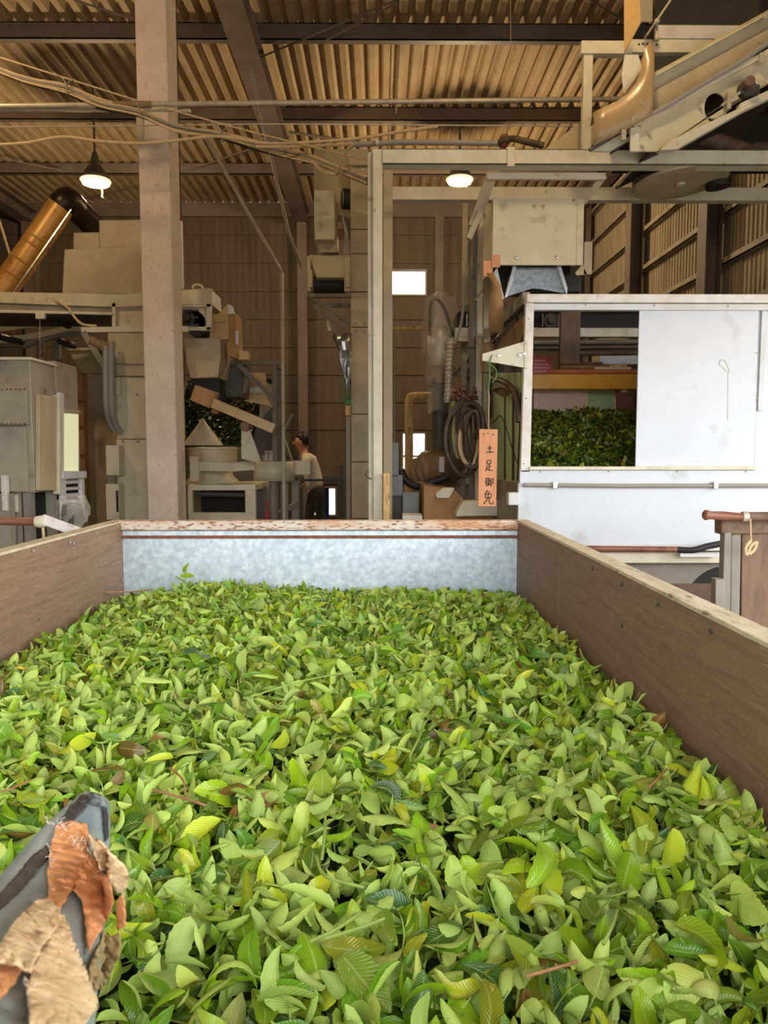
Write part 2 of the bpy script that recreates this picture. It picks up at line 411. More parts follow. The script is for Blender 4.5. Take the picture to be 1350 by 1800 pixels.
# concrete pillar
YPL = 6.8
b = B(); c0 = P(236, 2, YPL).x; c1 = P(293, 2, YPL).x; b.box(c0, c1, YPL, YPL + .3, 0, ZR - .01)
struct('pillar', b, M['concrete'], bevel=.012)
# roof bracing and sag rods
for (a, c) in (((697, 0), (457, 101)), ((560, 78), (700, 4)), ((1135, 60), (1030, -5))):
    b = B(); b.tube([PZ(*a, ZR - .24), PZ(*c, ZR - .24)], .012, 6); struct('brace_rod', b, M['steel_brown'])
for (a, c, z) in (((320, 303), (470, 252), 6.4), ((130, 0), (235, 34), 6.4), ((0, 278), (110, 300), 6.4), ((140, 352), (245, 326), 6.4)):
    b = B(); b.tube([PZ(*a, z), PZ(*c, z)], .012, 6); struct('brace_rod', b, M['steel_brown'])
for (ya, yb) in ((9.5, 11.62), (11.7, 13.8)):
    b = B(); b.tube([(.27, ya, ZR - .1), (.27, yb, ZR - .1)], .014, 6); struct('sag_rod', b, M['steel_brown'])
b = B(); b.tube([P(508, 232, 11.6), P(640, 236, 11.6) + Vector((.2, .4, 0))], .02, 6); struct('brace_rod', b, M['steel_brown'])

# ================================================================== TEA TROUGH
TXL, TXR, TY0, TY1, TZ = -1.11, .605, .22, 3.2, 1.2
T = thing('tea_trough', 'long plywood trough heaped with fresh green tea leaves', 'trough', ((TXL + TXR) / 2, (TY0 + TY1) / 2, 0))
b = B(); b.box(TXR, TXR + .045, TY0, 2.446, .55, TZ - .004); b.box(TXR, TXR + .045, 2.45, TY1 + .02, .55, TZ - .004)
rb = obj('side_board', b, M['plywood'], T, bevel=.003); rb['label'] = 'shaded plywood side board with a butt joint'
b = B(); b.box(TXR - .002, TXR + .05, TY0, TY1 + .03, TZ - .004, TZ + .006); obj('edge_strip', b, M['wood_edge'], T, bevel=.002)
b = B(); b.box(TXL - .045, TXL, TY0, TY1 + .02, .55, TZ - .004); lb = obj('side_board', b, M['plywood'], T, bevel=.003); lb['label'] = 'plywood side board catching the daylight'
b = B(); b.box(TXL - .05, TXL + .002, TY0, TY1 + .03, TZ - .004, TZ + .006); obj('edge_strip', b, M['wood_edge'], T, bevel=.002)
b = B(); b.box(TXL, TXR, TY1, TY1 + .012, .55, TZ - .04); bp_ = obj('end_panel', b, M['galvanised'], T); bp_['label'] = 'spangled galvanised steel end panel'
b = B(); b.box(TXL, TXR, TY1 - .028, TY1 + .03, TZ - .035, TZ + .006); obj('top_rail', b, M['rust_rail'], T, bevel=.004)['label'] = 'white top rail eaten by rust'
b = B(); b.box(TXL, TXR, TY1 - .014, TY1, TZ - .072, TZ - .06); obj('lower_rail', b, M['rust'], T, bevel=.002)
b = B(); b.box(TXL, TXR, TY0 - .03, TY0, .55, TZ - .03); obj('front_board', b, M['plywood'], T)
b = B(); b.box(TXL, TXR, TY0, TY1, .55, .58); obj('bottom_board', b, M['plywood'], T)
for xx in (TXL - .04, TXR - .02):
    for yy in (TY0 + .05, TY1 - .1):
        b = B(); b.box(xx, xx + .06, yy, yy + .06, 0, .56); obj('leg', b, M['grey_paint'], T)
# screws in the boards (each a part)
for (px_, py_, side) in ((57, 968, 0), (122, 953, 0), (128, 955, 0), (167, 936, 0), (67, 1088, 0), (214, 1020, 0)):
    p = PX(px_, py_, TXL + .001); b = B(); b.cyl(p, p + Vector((.004, 0, 0)), .006, n=8); obj('screw', b, M['bright_metal'], lb)
for (px_, py_) in ((1042, 1000), (1094, 1027), (1158, 1062), (1251, 1110), (1094, 1100), (992, 1107)):
    p = PX(px_, py_, TXR - .001); b = B(); b.cyl(p, p - Vector((.003, 0, 0)), .0055, n=8); obj('screw', b, M['dark_grey'], rb)

# ================================================================== GANTRY FRAME
YG = 5.0
G = thing('gantry_frame', 'cream painted steel portal frame standing beyond the trough', 'frame', Vector((P(660, 700, YG).x, YG, 0)))
b = B(); xa = P(647, 600, YG).x; xb = P(655.5, 600, YG).x; xc = P(672, 600, YG).x
b.box(xb, xc, YG, YG + .1, 0, P(660, 262, YG).z); b.box(xa, xb, YG + .03, YG + .1, 0, P(650, 264, YG).z)
obj('post', b, M['cream_worn'], G, bevel=.004)
b = B(); z1 = P(680, 262, YG).z; z0 = P(680, 289, YG).z; zr1 = P(1340, 268, YG).z; xe = P(1420, 270, YG).x
b.box(xc + .002, xe, YG - .01, YG + .006, z0, z1); b.box(xc + .002, xe, YG - .01, YG + .1, z1 - .008, z1); b.box(xc + .002, xe, YG - .01, YG + .1, z0, z0 + .008)
obj('beam', b, M['cream_worn'], G, bevel=.002)
b = B(); b.box(xe - .1, xe, YG, YG + .1, 0, z0); obj('post', b, M['cream_worn'], G, bevel=.004)
YR = 5.75
b = B(); b.box(P(674, 600, YR).x, P(690, 600, YR).x, YR, YR + .1, 0, P(680, 288, YR).z); obj('post', b, M['cream_dark'], G, bevel=.004)
b = B(); b.box(P(690, 340, YR).x, P(1400, 340, YR).x, YR, YR + .08, P(800, 351, YR).z, P(800, 328, YR).z); obj('beam', b, M['cream_worn'], G, bevel=.003)
b = B(); b.box(xa, xc, YG + .1, YR, z0 + .01, z1 - .01); obj('beam', b, M['cream_dark'], G, bevel=.003)
b = B(); b.pb(892, 258, 905, 292, YG - .022, .012); obj('splice_plate', b, M['cream_worn'], G, bevel=.002)
b = B(); b.pb(1025, 92, 1041, 265, YG - .0, .05); obj('post', b, M['cream_worn'], G, bevel=.003)
b = B(); b.pb(1022, 71, 1112, 94, YG - .01, .06); obj('beam', b, M['cream_worn'], G, bevel=.003)
b = B(); b.pb(1108, 69, 1300, 92, YG + .0, .05); obj('beam', b, M['cream_worn'], G, bevel=.003)
for q in ((1123, 78), (1130, 77), (1138, 78), (1154, 79)):
    p = P(*q, YG - .001); b = B(); b.cyl(p, p - Vector((0, .004, 0)), .006, n=8); obj('bolt_hole', b, M['dark_void'], G)
for q in ((638, 299), (682, 304), (682, 335), (660, 368)):
    p = P(*q, YG - .001); b = B(); b.cyl(p, p - Vector((0, .012, 0)), .008, n=8); obj('bolt', b, M['zinc_pipe'], G)
b = B(); b.tube(smooth_curve([P(652, 842, YG), P(645, 838, YG - .04), P(643, 832, YG - .03), P(648, 828, YG - .02)]), .004, 6); obj('hook', b, M['dark_grey'], G)
# brackets that carry the hopper
b = B(); b.pb(857, 303, 1065, 315, YG + .15, .03); obj('strap_bar', b, M['cream_worn'], G, bevel=.002)
for a, c, wd in (((1062, 310), (1024, 358), .05), ((872, 300), (838, 395), .05), ((862, 300), (828, 398), .06), ((845, 372), (824, 420), .05)):
    b = B(); b.beam(P(*a, YG + .22), P(*c, YG + .25), .04, wd, (0, 1, 0)); obj('brace', b, M['cream_dark'], G, bevel=.002)

# ================================================================== INCLINED CONVEYOR, top right
YC = 4.72
C = thing('inclined_conveyor', 'cream inclined belt conveyor climbing to the right above the gantry beam', 'conveyor', P(1160, 266, YC))
b = B()
plate = [(1116, 266), (1116, 221), (1400, 70), (1400, 118), (1290, 178), (1160, 262), (1156, 266)]
hole = [(1258 + 20 * math.cos(t), 190 + 27 * math.sin(t)) for t in [2 * PI * k / 20 for k in range(20)]]
# plate as strips so that the inspection hole is open
def plate_with_hole(b, out, hole, Y, d):
    import mathutils.geometry as mg
    o3 = [P(x, y, Y) for x, y in out]; h3 = [P(x, y, Y) for x, y in hole]
    poly = [[Vector((p.x, p.z, 0)) for p in o3], [Vector((p.x, p.z, 0)) for p in h3]]
    tris = mg.tessellate_polygon(poly); allp = o3 + h3
    for dy in (0, d):
        vs = [b.bm.verts.new((p.x, Y + dy, p.z)) for p in allp]
        for t in tris: b.bm.faces.new([vs[i] for i in t])
    for ring in (o3, h3):
        n = len(ring)
        for i in range(n):
            p, q = ring[i], ring[(i + 1) % n]
            b.bm.faces.new([b.bm.verts.new(c) for c in ((p.x, Y, p.z), (q.x, Y, q.z), (q.x, Y + d, q.z), (p.x, Y + d, p.z))])
plate_with_hole(b, plate, hole, YC, .012)
obj('side_plate', b, M['cream'], C, smooth=False)
b = B(); b.pp([(1108, 266), (1108, 224), (1124, 222), (1124, 266)], YC - .02, .02); obj('end_flange', b, M['cream_worn'], C, bevel=.002)
b = B(); b.pp([(1116, 222), (1400, 69), (1400, 58), (1114, 216)], YC - .04, .05); obj('top_angle', b, M['cream_worn'], C, bevel=.002)
b = B(); b.pp([(1160, 264), (1180, 246), (1300, 190), (1302, 181), (1400, 136), (1400, 150), (1312, 192), (1190, 262)], YC - .05, .06); obj('lower_angle', b, M['cream_worn'], C, bevel=.002)
b = B(); b.pp([(1147, 129), (1400, -10), (1400, 55), (1150, 195), (1140, 200)], YC + .1, .01)
b.prism([P(1147, 129, YC + .1), P(1400, -10, YC + .1), P(1400, -5, YC + .02), P(1147, 134, YC + .02)], (0, 0, -.01))
obj('skirt_board', b, M['cream'], C, bevel=.002)
b = B(); b.pp([(1142, 200), (1150, 160), (1400, 24), (1400, 50)], YC + .06, .03); obj('skirt_fold', b, M['cream_dark'], C)
b = B(); b.tube(smooth_curve([P(1142, 203, YC - .03), P(1180, 182, YC - .04), P(1240, 145, YC - .04), P(1300, 110, YC - .04), P(1350, 75, YC - .04), P(1400, 48, YC - .04)]), .016, 10); obj('conduit', b, M['cable_grey'], C)
b = B(); b.pp([(1040, 265), (1118, 222), (1118, 240), (1072, 266)], YC + .05, .02); obj('lower_rail', b, M['cream_worn'], C)
b = B(); b.tube([P(1036, 264, YC), P(1116, 217, YC - .01)], .012, 8); obj('conduit', b, M['dark_grey'], C)
b = B(); b.pp([(950, 268), (1020, 215), (1140, 150), (1140, 190), (1020, 268)], YC + .5, .012); obj('far_skirt_board', b, M['cream_dark'], C)
b = B(); r0 = P(1096, 238, YC); r1 = P(1400, 62, YC); b.prism([r0 + Vector((0, .03, .0)), r1 + Vector((0, .03, 0)), r1 + Vector((0, .75, 0)), r0 + Vector((0, .75, 0))], (0, 0, -.012)); obj('belt', b, M['belt_black'], C)
b = B(); r0 = P(1150, 254, YC); r1 = P(1400, 140, YC); b.prism([r0 + Vector((0, .03, 0)), r1 + Vector((0, .03, 0)), r1 + Vector((0, .75, 0)), r0 + Vector((0, .75, 0))], (0, 0, -.012)); obj('return_belt', b, M['belt_black'], C)
b = B(); b.pp([(1116, 266), (1116, 221), (1400, 70), (1400, 118), (1160, 262)], YC + .75, .012); obj('far_side_plate', b, M['cream_dark'], C)
# bearing with tensioner
p = P(1310, 160, YC); b = B(); b.lathe(p, [(.0, -.05), (.05, -.045), (.055, 0), (.04, .0)], 16, (0, 1, 0)); b.pb(1322, 148, 1336, 172, YC - .03, .03); br = obj('bearing', b, M['dark_grey'], C, bevel=.002)
b = B(); b.cyl(p, p + Vector((-.03, -.12, .005)), .03, n=14); obj('shaft', b, M['rusty_pipe'], br)
b = B(); b.tube([P(1268, 186, YC - .03), P(1318, 150, YC - .03)], .008, 8); b.pb(1279, 160, 1286, 190, YC - .05, .05); obj('tension_screw', b, M['zinc_pipe'], br)
for q in ((1142, 238), (1231, 192), (1129, 258), (1126, 222), (1345, 32), (1334, 74)):
    p = P(*q, YC - .002); b = B(); b.lathe(p, [(.006, 0), (.012, -.004), (.009, -.012)], 8, (0, 1, 0)); obj('bolt', b, M['zinc_pipe'], C)
for q in ((1097, 235), (1340, 100)):
    b = B(); b.pb(q[0] - 4, q[1] - 8, q[0] + 4, q[1] + 10, YC - .06, .03); obj('conduit_clip', b, M['zinc_pipe'], C, bevel=.002)
# chute sheets above it
V = thing('feed_chute', 'tan vinyl sheet chute curling down onto the conveyor', 'chute', P(1110, 200, YC - .05))
b = B(); b.prism([P(1097, -20, YC + .02), P(1124, -20, YC - .06), P(1127, 37, YC - .06), P(1097, 92, YC + .02)], (.006, .01, 0)); obj('chute_side', b, M['vinyl_tan'], V)
b = B(); b.prism([P(1124, -20, YC - .06), P(1147, -20, YC + .05), P(1147, 37, YC + .05), P(1126, 37, YC - .06)], (0, .012, 0)); obj('chute_front', b, M['cream_dark'], V)
rim = [(1042, 199), (1060, 189), (1085, 178), (1104, 164), (1118, 146), (1126, 126), (1130, 104), (1136, 82), (1147, 72)]
low = [(1042, 258), (1062, 247), (1085, 236), (1105, 226), (1122, 217), (1136, 210), (1142, 206), (1144, 203), (1147, 200)]
b = B(); rows = []
for i, (a_, c_) in enumerate(zip(rim, low)):
    up_ = P(*a_, YC - .03); dn = P(*c_, YC - .045); md_ = up_.lerp(dn, .5) + Vector((0, -.03, 0))
    back = [up_ + Vector((.004 * k, .03 * k, -.004 * k * k)) for k in (3, 2, 1)]
    rows.append(back + [up_, up_.lerp(md_, .5) + Vector((0, -.012, 0)), md_, md_.lerp(dn, .5), dn])
b.grid(rows); o = obj('curled_sheet', b, M['vinyl_sheet'], V, solid=.004)
for k_, (x_, y_, x2_, y2_) in enumerate(((1122, 176, 1132, 186), (1112, 212, 1116, 207))):
    b = B(); b.tube(smooth_curve([P(x_, y_, YC - .068), P((x_ + x2_) / 2 - 2, (y_ + y2_) / 2 - 3, YC - .068), P(x2_, y2_, YC - .066)]), .002, 5); obj('pale_scratch', b, M['white_paint'], V)
b = B(); pts = [P(1098, 96, YC - .02), P(1122, 96, YC - .02), P(1128, 118, YC - .02), P(1096, 164, YC - .02), P(1093, 130, YC - .02)]; b.prism(pts, (0, .006, 0)); obj('flap', b, M['cream_worn'], V)
b = B(); b.tube([P(1096, 164, YC - .03), P(1128, 120, YC - .03)], .006, 6); obj('flap_edge', b, M['cream_dark'], V)
b = B(); b.pp([(1119, 62), (1128, 38), (1133, 38), (1133, 64), (1119, 66)], YC + .01, .012); obj('chain', b, M['belt_black'], V)
# slotted angle, threaded rod and rusted angle over the conveyor
S = thing('slotted_angle', 'slotted steel angle rising from the frame above the tan chute', 'angle', P(1140, 66, YG - .03))
b = B(); b.beam(P(1134, 66, YG - .05), P(1188, -14, YG - .05), .012, .055, (0, 1, 0)); obj('flange', b, M['cream_dark'], S)
for a, c in (((1146, 50), (1153, 40)), ((1164, 20), (1170, 10))):
    b = B(); b.beam(P(*a, YG - .06), P(*c, YG - .06), .006, .014, (0, 1, 0)); obj('slot', b, M['dark_void'], S)
S = thing('threaded_rod', 'zinc threaded rod with nuts standing on the frame beam by the chute', 'rod', P(1154, 70, YG - .03))
b = B(); b.tube([P(1154, 72, YG - .03), P(1155, 36, YG - .03)], .008, 8); obj('rod', b, M['zinc_pipe'], S)
b = B(); b.lathe(P(1155, 38, YG - .03), [(.01, -.01), (.018, 0), (.018, .012), (.008, .018)], 8); obj('nut', b, M['zinc_pipe'], S)
b = B(); b.lathe(P(1154, 70, YG - .03), [(.016, -.005), (.016, .01), (.008, .012)], 6); obj('nut', b, M['zinc_pipe'], S)
b = B(); b.pb(1155, 44, 1340, 68, YG + .28, .05); o = obj('rusted_beam', b, M['white_worn'], bevel=.003); tag(o, 'white beam with rusted upper edge behind the threaded rod', 'beam')
# large dark box that fills the top corner
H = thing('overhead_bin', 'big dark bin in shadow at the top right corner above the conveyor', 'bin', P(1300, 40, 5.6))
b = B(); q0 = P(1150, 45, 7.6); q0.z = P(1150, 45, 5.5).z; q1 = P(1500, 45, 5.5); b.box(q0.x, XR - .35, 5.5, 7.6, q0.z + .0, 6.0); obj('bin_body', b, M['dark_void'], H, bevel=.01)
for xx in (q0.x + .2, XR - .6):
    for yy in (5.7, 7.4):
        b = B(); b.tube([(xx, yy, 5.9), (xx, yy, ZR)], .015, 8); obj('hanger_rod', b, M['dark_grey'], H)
# dark carriage under the conveyor
K = thing('screw_feeder', 'dark trough feeder with rusty pipes under the inclined conveyor', 'feeder', P(1230, 330, 5.35))
b = B(); b.box(P(1165, 300, 5.3).x, XR - .4, 5.86, 6.5, P(1200, 306, 6.5).z, P(1200, 200, 5.86).z); obj('feeder_body', b, M['dark_void'], K, bevel=.008)
b = B(); b.tube([P(1220, 236, 5.2), P(1318, 268, 5.3)], .055, 14); obj('rusty_pipe', b, M['rusty_pipe'], K)
b = B(); b.tube([P(1318, 268, 5.3), P(1400, 260, 5.3)], .06, 14); obj('rusty_pipe', b, M['rusty_pipe'], K)
b = B(); b.tube([P(1110, 302, 5.4), P(1135, 312, 5.45)], .04, 12); obj('roller', b, M['grey_paint'], K)
# round lid hung beneath the beams
c = P(1196, 323, 5.32); n = Vector((0.09, -.02, -1)).normalized()
D = thing('round_steel_disc', 'round flat steel disc lying face down under the gantry beams', 'disc', c)
b = B(); b.lathe(c, [(.0, 0), (.315, 0), (.318, -.006), (.318, -.02), (0, -.02)], 48, n, cap=False); obj('disc_plate', b, M['cream_dark'], D)
b = B(); b.lathe(c + n * .001, [(.03, 0), (.03, .012), (0, .014)], 14, n, cap=False); obj('centre_boss', b, M['cream_worn'], D)
b = B(); p = P(1262, 330, 5.36); b.lathe(p, [(.0, 0), (.08, 0), (.08, -.05), (0, -.05)], 24, n, cap=False); obj('pulley', b, M['rubber'], D)
b = B(); b.tube([c - n * .02, c - n * .02 + Vector((0, 0, .35))], .02, 8); obj('hanger_rod', b, M['dark_grey'], D)

# ================================================================== FEED HOPPER
YH = 5.15
Hh = thing('feed_hopper', 'cream sheet steel hopper box with four bolts above the white booth', 'hopper', P(945, 520, YH + .3))
b = B(); b.pb(867, 350, 1024, 466, YH, .02); b.pb(866, 348, 878, 468, YH - .004, .02); b.pb(1014, 350, 1026, 466, YH - .004, .02); obj('front_panel', b, M['cream'], Hh, bevel=.003)
b = B(); x0 = P(867, 408, YH).x; x1 = P(1025, 408, YH).x; z0 = P(940, 465, YH).z; z1 = P(940, 350, YH).z
b.box(x0, x0 + .01, YH + .02, YH + .52, z0, z1); b.box(x1 - .01, x1, YH + .02, YH + .52, z0, z1); b.box(x0, x1, YH + .51, YH + .52, z0, z1); obj('hopper_body', b, M['cream_dark'], Hh)
for q in ((940, 363), (955, 363), (908, 453), (979, 452), (1009, 353)):
    p = P(*q, YH - .001); b = B(); b.lathe(p, [(.004, 0), (.011, -.003), (.008, -.009), (0, -.01)], 10, (0, 1, 0), cap=False); obj('bolt', b, M['bright_metal'], Hh)
b = B(); b.pp([(905, 470), (982, 470), (996, 516), (950, 508), (935, 507), (888, 522)], YH + .1, .008); obj('galvanised_chute', b, M['galv_dark'], Hh)
for pts in ([(902, 466), (909, 466), (893, 521), (887, 524)], [(979, 466), (986, 466), (998, 506), (996, 518)]):
    b = B(); b.pp(pts, YH + .05, .05); obj('chute_rim', b, M['bright_metal'], Hh, bevel=.002)
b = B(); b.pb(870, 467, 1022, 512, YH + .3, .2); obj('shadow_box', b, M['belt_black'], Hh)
b = B(); b.pp([(1011, 480), (1024, 464), (1032, 482), (1014, 484)], YH + .02, .02); b.pb(1027, 425, 1041, 482, YH + .02, .04); obj('side_bracket', b, M['cream_dark'], Hh)
b = B(); b.pb(865, 448, 879, 470, YH - .012, .008); b.pb(850, 458, 866, 486, YH - .0, .006); obj('card_patch', b, M['sign_wood'], Hh)
# hanging cardboard/hessian strip left of the hopper
b = B(); rows = [[P(x0_, y_, YH + dy), P(x1_, y_, YH - .02 + dy)] for x0_, x1_, y_, dy in ((856, 868, 480, 0), (866, 880, 500, -.03), (862, 884, 525, -.02), (858, 886, 555, .0), (860, 884, 585, .03))]
b.grid(rows); o = obj('hessian_strip', b, M['card'], solid=.006); tag(o, 'brown crumpled strip of sacking hanging from the hopper corner', 'cloth')
b = B(); b.pp([(868, 478), (874, 470), (886, 525), (880, 526)], YH + .0, .01); o = obj('steel_flat', b, M['bright_metal']); tag(o, 'narrow pale steel flat hanging beside the sacking strip', 'bar')
# dark brown post behind the booth window and under the hopper
b = B(); b.pb(986, 480, 1021, 640, 5.9, .06); o = obj('brown_board', b, M['wood_brown'], bevel=.004); tag(o, 'dark brown board hanging upright behind the booth opening', 'board')

# ================================================================== WHITE BOOTH
YB0 = 4.6
W = thing('white_booth', 'white painted booth with sliding panel half open in front of dark leaves', 'booth', Vector((P(1130, 800, YB0).x, YB0 + .3, 0)))
XE = P(1460, 700, YB0).x
def xz(px_, py_): p = P(px_, py_, YB0); return p
b = B(); b.pp([(925, 522), (939, 532), (932, 830), (915, 830)], YB0, .05); obj('corner_post', b, M['white_worn'], W, bevel=.003)
b = B(); b.box(xz(925, 518).x, XE, YB0 - .02, YB0 + .06, xz(1100, 533).z, xz(1100, 518).z); obj('top_rail', b, M['white_worn'], W, bevel=.004)
b = B(); b.box(xz(938, 540).x, XE, YB0 + .0, YB0 + .03, xz(1100, 545).z, xz(1100, 534).z); obj('track', b, M['white_paint'], W, bevel=.002)
b = B(); b.pp([(1124, 546), (1334, 546), (1326, 821), (1117, 821)], YB0 + .012, .012); sp_ = obj('sliding_panel', b, M['white_panel'], W, bevel=.001)
b = B(); b.pp([(1334, 540), (1480, 540), (1480, 830), (1326, 830)], YB0 + .03, .03); obj('fixed_panel', b, M['white_panel'], W)
b = B(); b.pb(1336, 546, 1345, 722, YB0 + .012, .02); obj('edge_angle', b, M['white_paint'], W, bevel=.002)
b = B(); b.box(xz(930, 824).x, xz(1332, 824).x, YB0 - .015, YB0 + .03, xz(1100, 826).z, xz(1100, 820).z); obj('sill_track', b, M['zinc_pipe'], W, bevel=.001)
b = B(); b.box(xz(914, 840).x, XE, YB0, YB0 + .04, xz(1100, 850).z, xz(1100, 827).z); obj('sill_panel', b, M['white_panel'], W)
b = B(); b.box(xz(911, 900).x, XE, YB0 + .005, YB0 + .045, xz(1100, 958).z, xz(1100, 849).z); obj('apron_panel', b, M['white_panel'], W, bevel=.002)
b = B(); b.box(xz(911, 900).x, XE, YB0 - .01, YB0 + .05, xz(1100, 968).z, xz(1100, 957).z); obj('lower_rail', b, M['white_paint'], W, bevel=.002)
b = B(); b.tube([xz(920, 852) + Vector((0, -.02, 0)), xz(1100, 854) + Vector((0, -.02, 0)), xz(1400, 853) + Vector((0, -.02, 0))], .0125, 10); cn = obj('conduit', b, M['cable_grey'], W)
for q in (976, 1259):
    b = B(); b.pb(q - 4, 847, q + 4, 859, YB0 - .04, .03); obj('conduit_clip', b, M['bright_metal'], cn, bevel=.002)
for q in ((930, 560), (925, 700), (921, 815), (1030, 536), (1150, 537), (1280, 538), (1330, 620), (1332, 700), (950, 829), (1070, 829), (1190, 829), (1311, 829)):
    p = P(*q, YB0 - .001); b = B(); b.lathe(p, [(.003, .002), (.006, -.002), (0, -.006)], 8, (0, 1, 0), cap=False); obj('rivet', b, M['zinc_pipe'], W)
# scuff with a long run of dirt on the sliding panel
b = B(); pa = [(1264, 640), (1266, 633), (1274, 633), (1280, 645), (1283, 655), (1277, 652)]
b.tube([P(x_, y_, YB0 + .011) for x_, y_ in pa + [pa[0]]], .0022, 5); b.tube([P(1280, 655, YB0 + .011), P(1279.5, 740, YB0 + .011)], .0018, 5); obj('scuff_mark', b, M['zinc_pipe'], sp_)
b = B(); x0 = xz(914, 900).x; b.box(x0, x0 + .01, YB0 + .05, 6.5, .1, 1.3); b.box(XE - .02, XE, YB0 + .06, 6.5, .1, 2.4); b.box(x0, XE, 6.5, 6.52, .1, 1.7); b.box(x0, XE, YB0 + .06, 6.5, .9, .95); obj('booth_box', b, M['grey_paint'], W)
for xx in (x0 + .02, XE - .1):
    b = B(); b.box(xx, xx + .06, YB0 + .1, YB0 + .16, 0, .9); obj('leg', b, M['grey_paint'], W)
b = B(); b.pb(894, 866, 912, 888, YB0 - .02, .08); o = obj('switch_box', b, M['white_paint'], W, bevel=.004)
# triangular bracket on the corner post
b = B(); b.pp([(848, 622), (926, 599), (926, 647), (848, 634)], YB0 - .02, .006); b.pp([(922, 599), (928, 599), (928, 647), (922, 647)], YB0 - .025, .03); bk = obj('tapered_bracket', b, M['cream_worn'], W, bevel=.001)
for q in ((877, 625), (921, 622), (914, 624)):
    p = P(*q, YB0 - .02); b = B(); b.lathe(p, [(.004, 0), (.011, -.004), (.009, -.012), (0, -.013)], 10, (0, 1, 0), cap=False); obj('bolt', b, M['bright_metal'], bk)
# things seen through the opening
b = B(); b.pb(938, 684, 1033, 740, 6.3, .02); o = obj('pink_board', b, M['pink_board']); tag(o, 'pale pinkish board standing behind the dark leaves in the booth', 'board')
b = B(); b.pb(1030, 684, 1080, 740, 6.36, .02); o = obj('green_board', b, M['green_panel']); tag(o, 'dull green board to the right of the pinkish board in the booth', 'board')
b = B(); b.pb(1085, 690, 1110, 745, 6.2, .04); o = obj('brown_plank', b, M['wood_handle']); tag(o, 'reddish brown plank upright at the right of the booth opening', 'plank')
b = B(); b.pb(920, 657, 1150, 684, 6.1, .08); o = obj('yellow_beam', b, M['yellow_paint'], bevel=.006); tag(o, 'bright yellow beam crossing inside the booth opening', 'beam')
b = B(); b.pb(970, 649, 1150, 656, 6.1, .08); o = obj('orange_strip', b, M['orange_strip']); tag(o, 'orange brown strip lying on top of the yellow beam', 'strip')
R = thing('warning_sign', 'red notice with small white lines of writing above the yellow beam', 'sign', P(954, 657, 6.05))
b = B(); b.pb(934, 628, 970, 657, 6.08, .01); obj('sign_plate', b, M['red_paint'], R)
for k, (xa_, xb_) in enumerate(((941, 958), (939, 962), (939, 965), (939, 960))):
    b = B(); xx = xa_
    while xx < xb_:
        b.pb(xx, 633 + k * 6, xx + 2.1, 635.6 + k * 6, 6.076, .003); xx += 3.2
    obj('lettering', b, M['pink_board'], R)
for i, (x0_, y0_, x1_, y1_, m_, lab) in enumerate(((985, 641, 1072, 648, 'card', 'long tan plank on top of the plank pile behind the booth opening'), (1000, 636, 1060, 640, 'wood_brown', 'thin brown batten on the tan plank behind the booth opening'), (1045, 645, 1110, 650, 'pink_board', 'short pale plank end right of the tan plank behind the booth opening'))):
    b = B(); b.pb(x0_, y0_, x1_, y1_, 6.15 - .02 * i, .2); o = obj('plank', b, M[m_], bevel=.003); tag(o, lab, 'plank', 'planks behind the booth opening')
b = B(); b.pb(1055, 618, 1122, 640, 6.9, .03); o = obj('white_sheet', b, M['white_paint']); tag(o, 'small white sheet behind the plank pile in the booth', 'sheet')
b = B(); b.tube([P(985, 622, 6.3), P(1150, 620, 6.3)], .022, 10); o = obj('rusty_rod', b, M['rusty_pipe']); tag(o, 'rusty rod running across above the planks in the booth', 'rod')
# pipes and base under the booth
b = B(); b.tube([P(1000, 964, 4.52), P(1190, 966, 4.52), P(1191, 966, 4.52)], .019, 12); pp_ = obj('copper_pipe', b, M['copper_pipe']); tag(pp_, 'brown copper coloured pipe along the foot of the white booth', 'pipe')
b = B(); b.tube(smooth_curve([P(1190, 966, 4.52), P(1218, 967, 4.5), P(1245, 960, 4.5), P(1275, 954, 4.5)]), .02, 12); o = obj('rubber_hose', b, M['rubber'], pp_)
b = B(); b.pb(990, 972, 1330, 990, 4.56, .3); o = obj('ledge', b, M['cream_worn'], bevel=.004); tag(o, 'dusty cream ledge below the copper coloured pipe', 'ledge')
U = thing('machine_base', 'grey steel base with round dark opening under the booth ledge', 'base', Vector((P(1150, 1050, 4.66).x, 4.9, 0)))
b = B(); b.box(P(960, 1000, 4.66).x, P(1420, 1000, 4.66).x, 4.66, 5.4, 0, P(1100, 990, 4.66).z); obj('base_panel', b, M['grey_paint'], U, bevel=.006)
c = P(1275, 1068, 4.66); b = B(); b.lathe(c, [(.0, -.003), (.26, -.003), (.27, .0)], 40, (0, 1, 0), cap=False); obj('round_opening', b, M['dark_void'], U)
b = B(); b.pb(1196, 973, 1264, 979, 4.5, .05); o = obj('white_strip', b, M['white_paint']); tag(o, 'short white strip on the ledge beside the hose', 'strip')

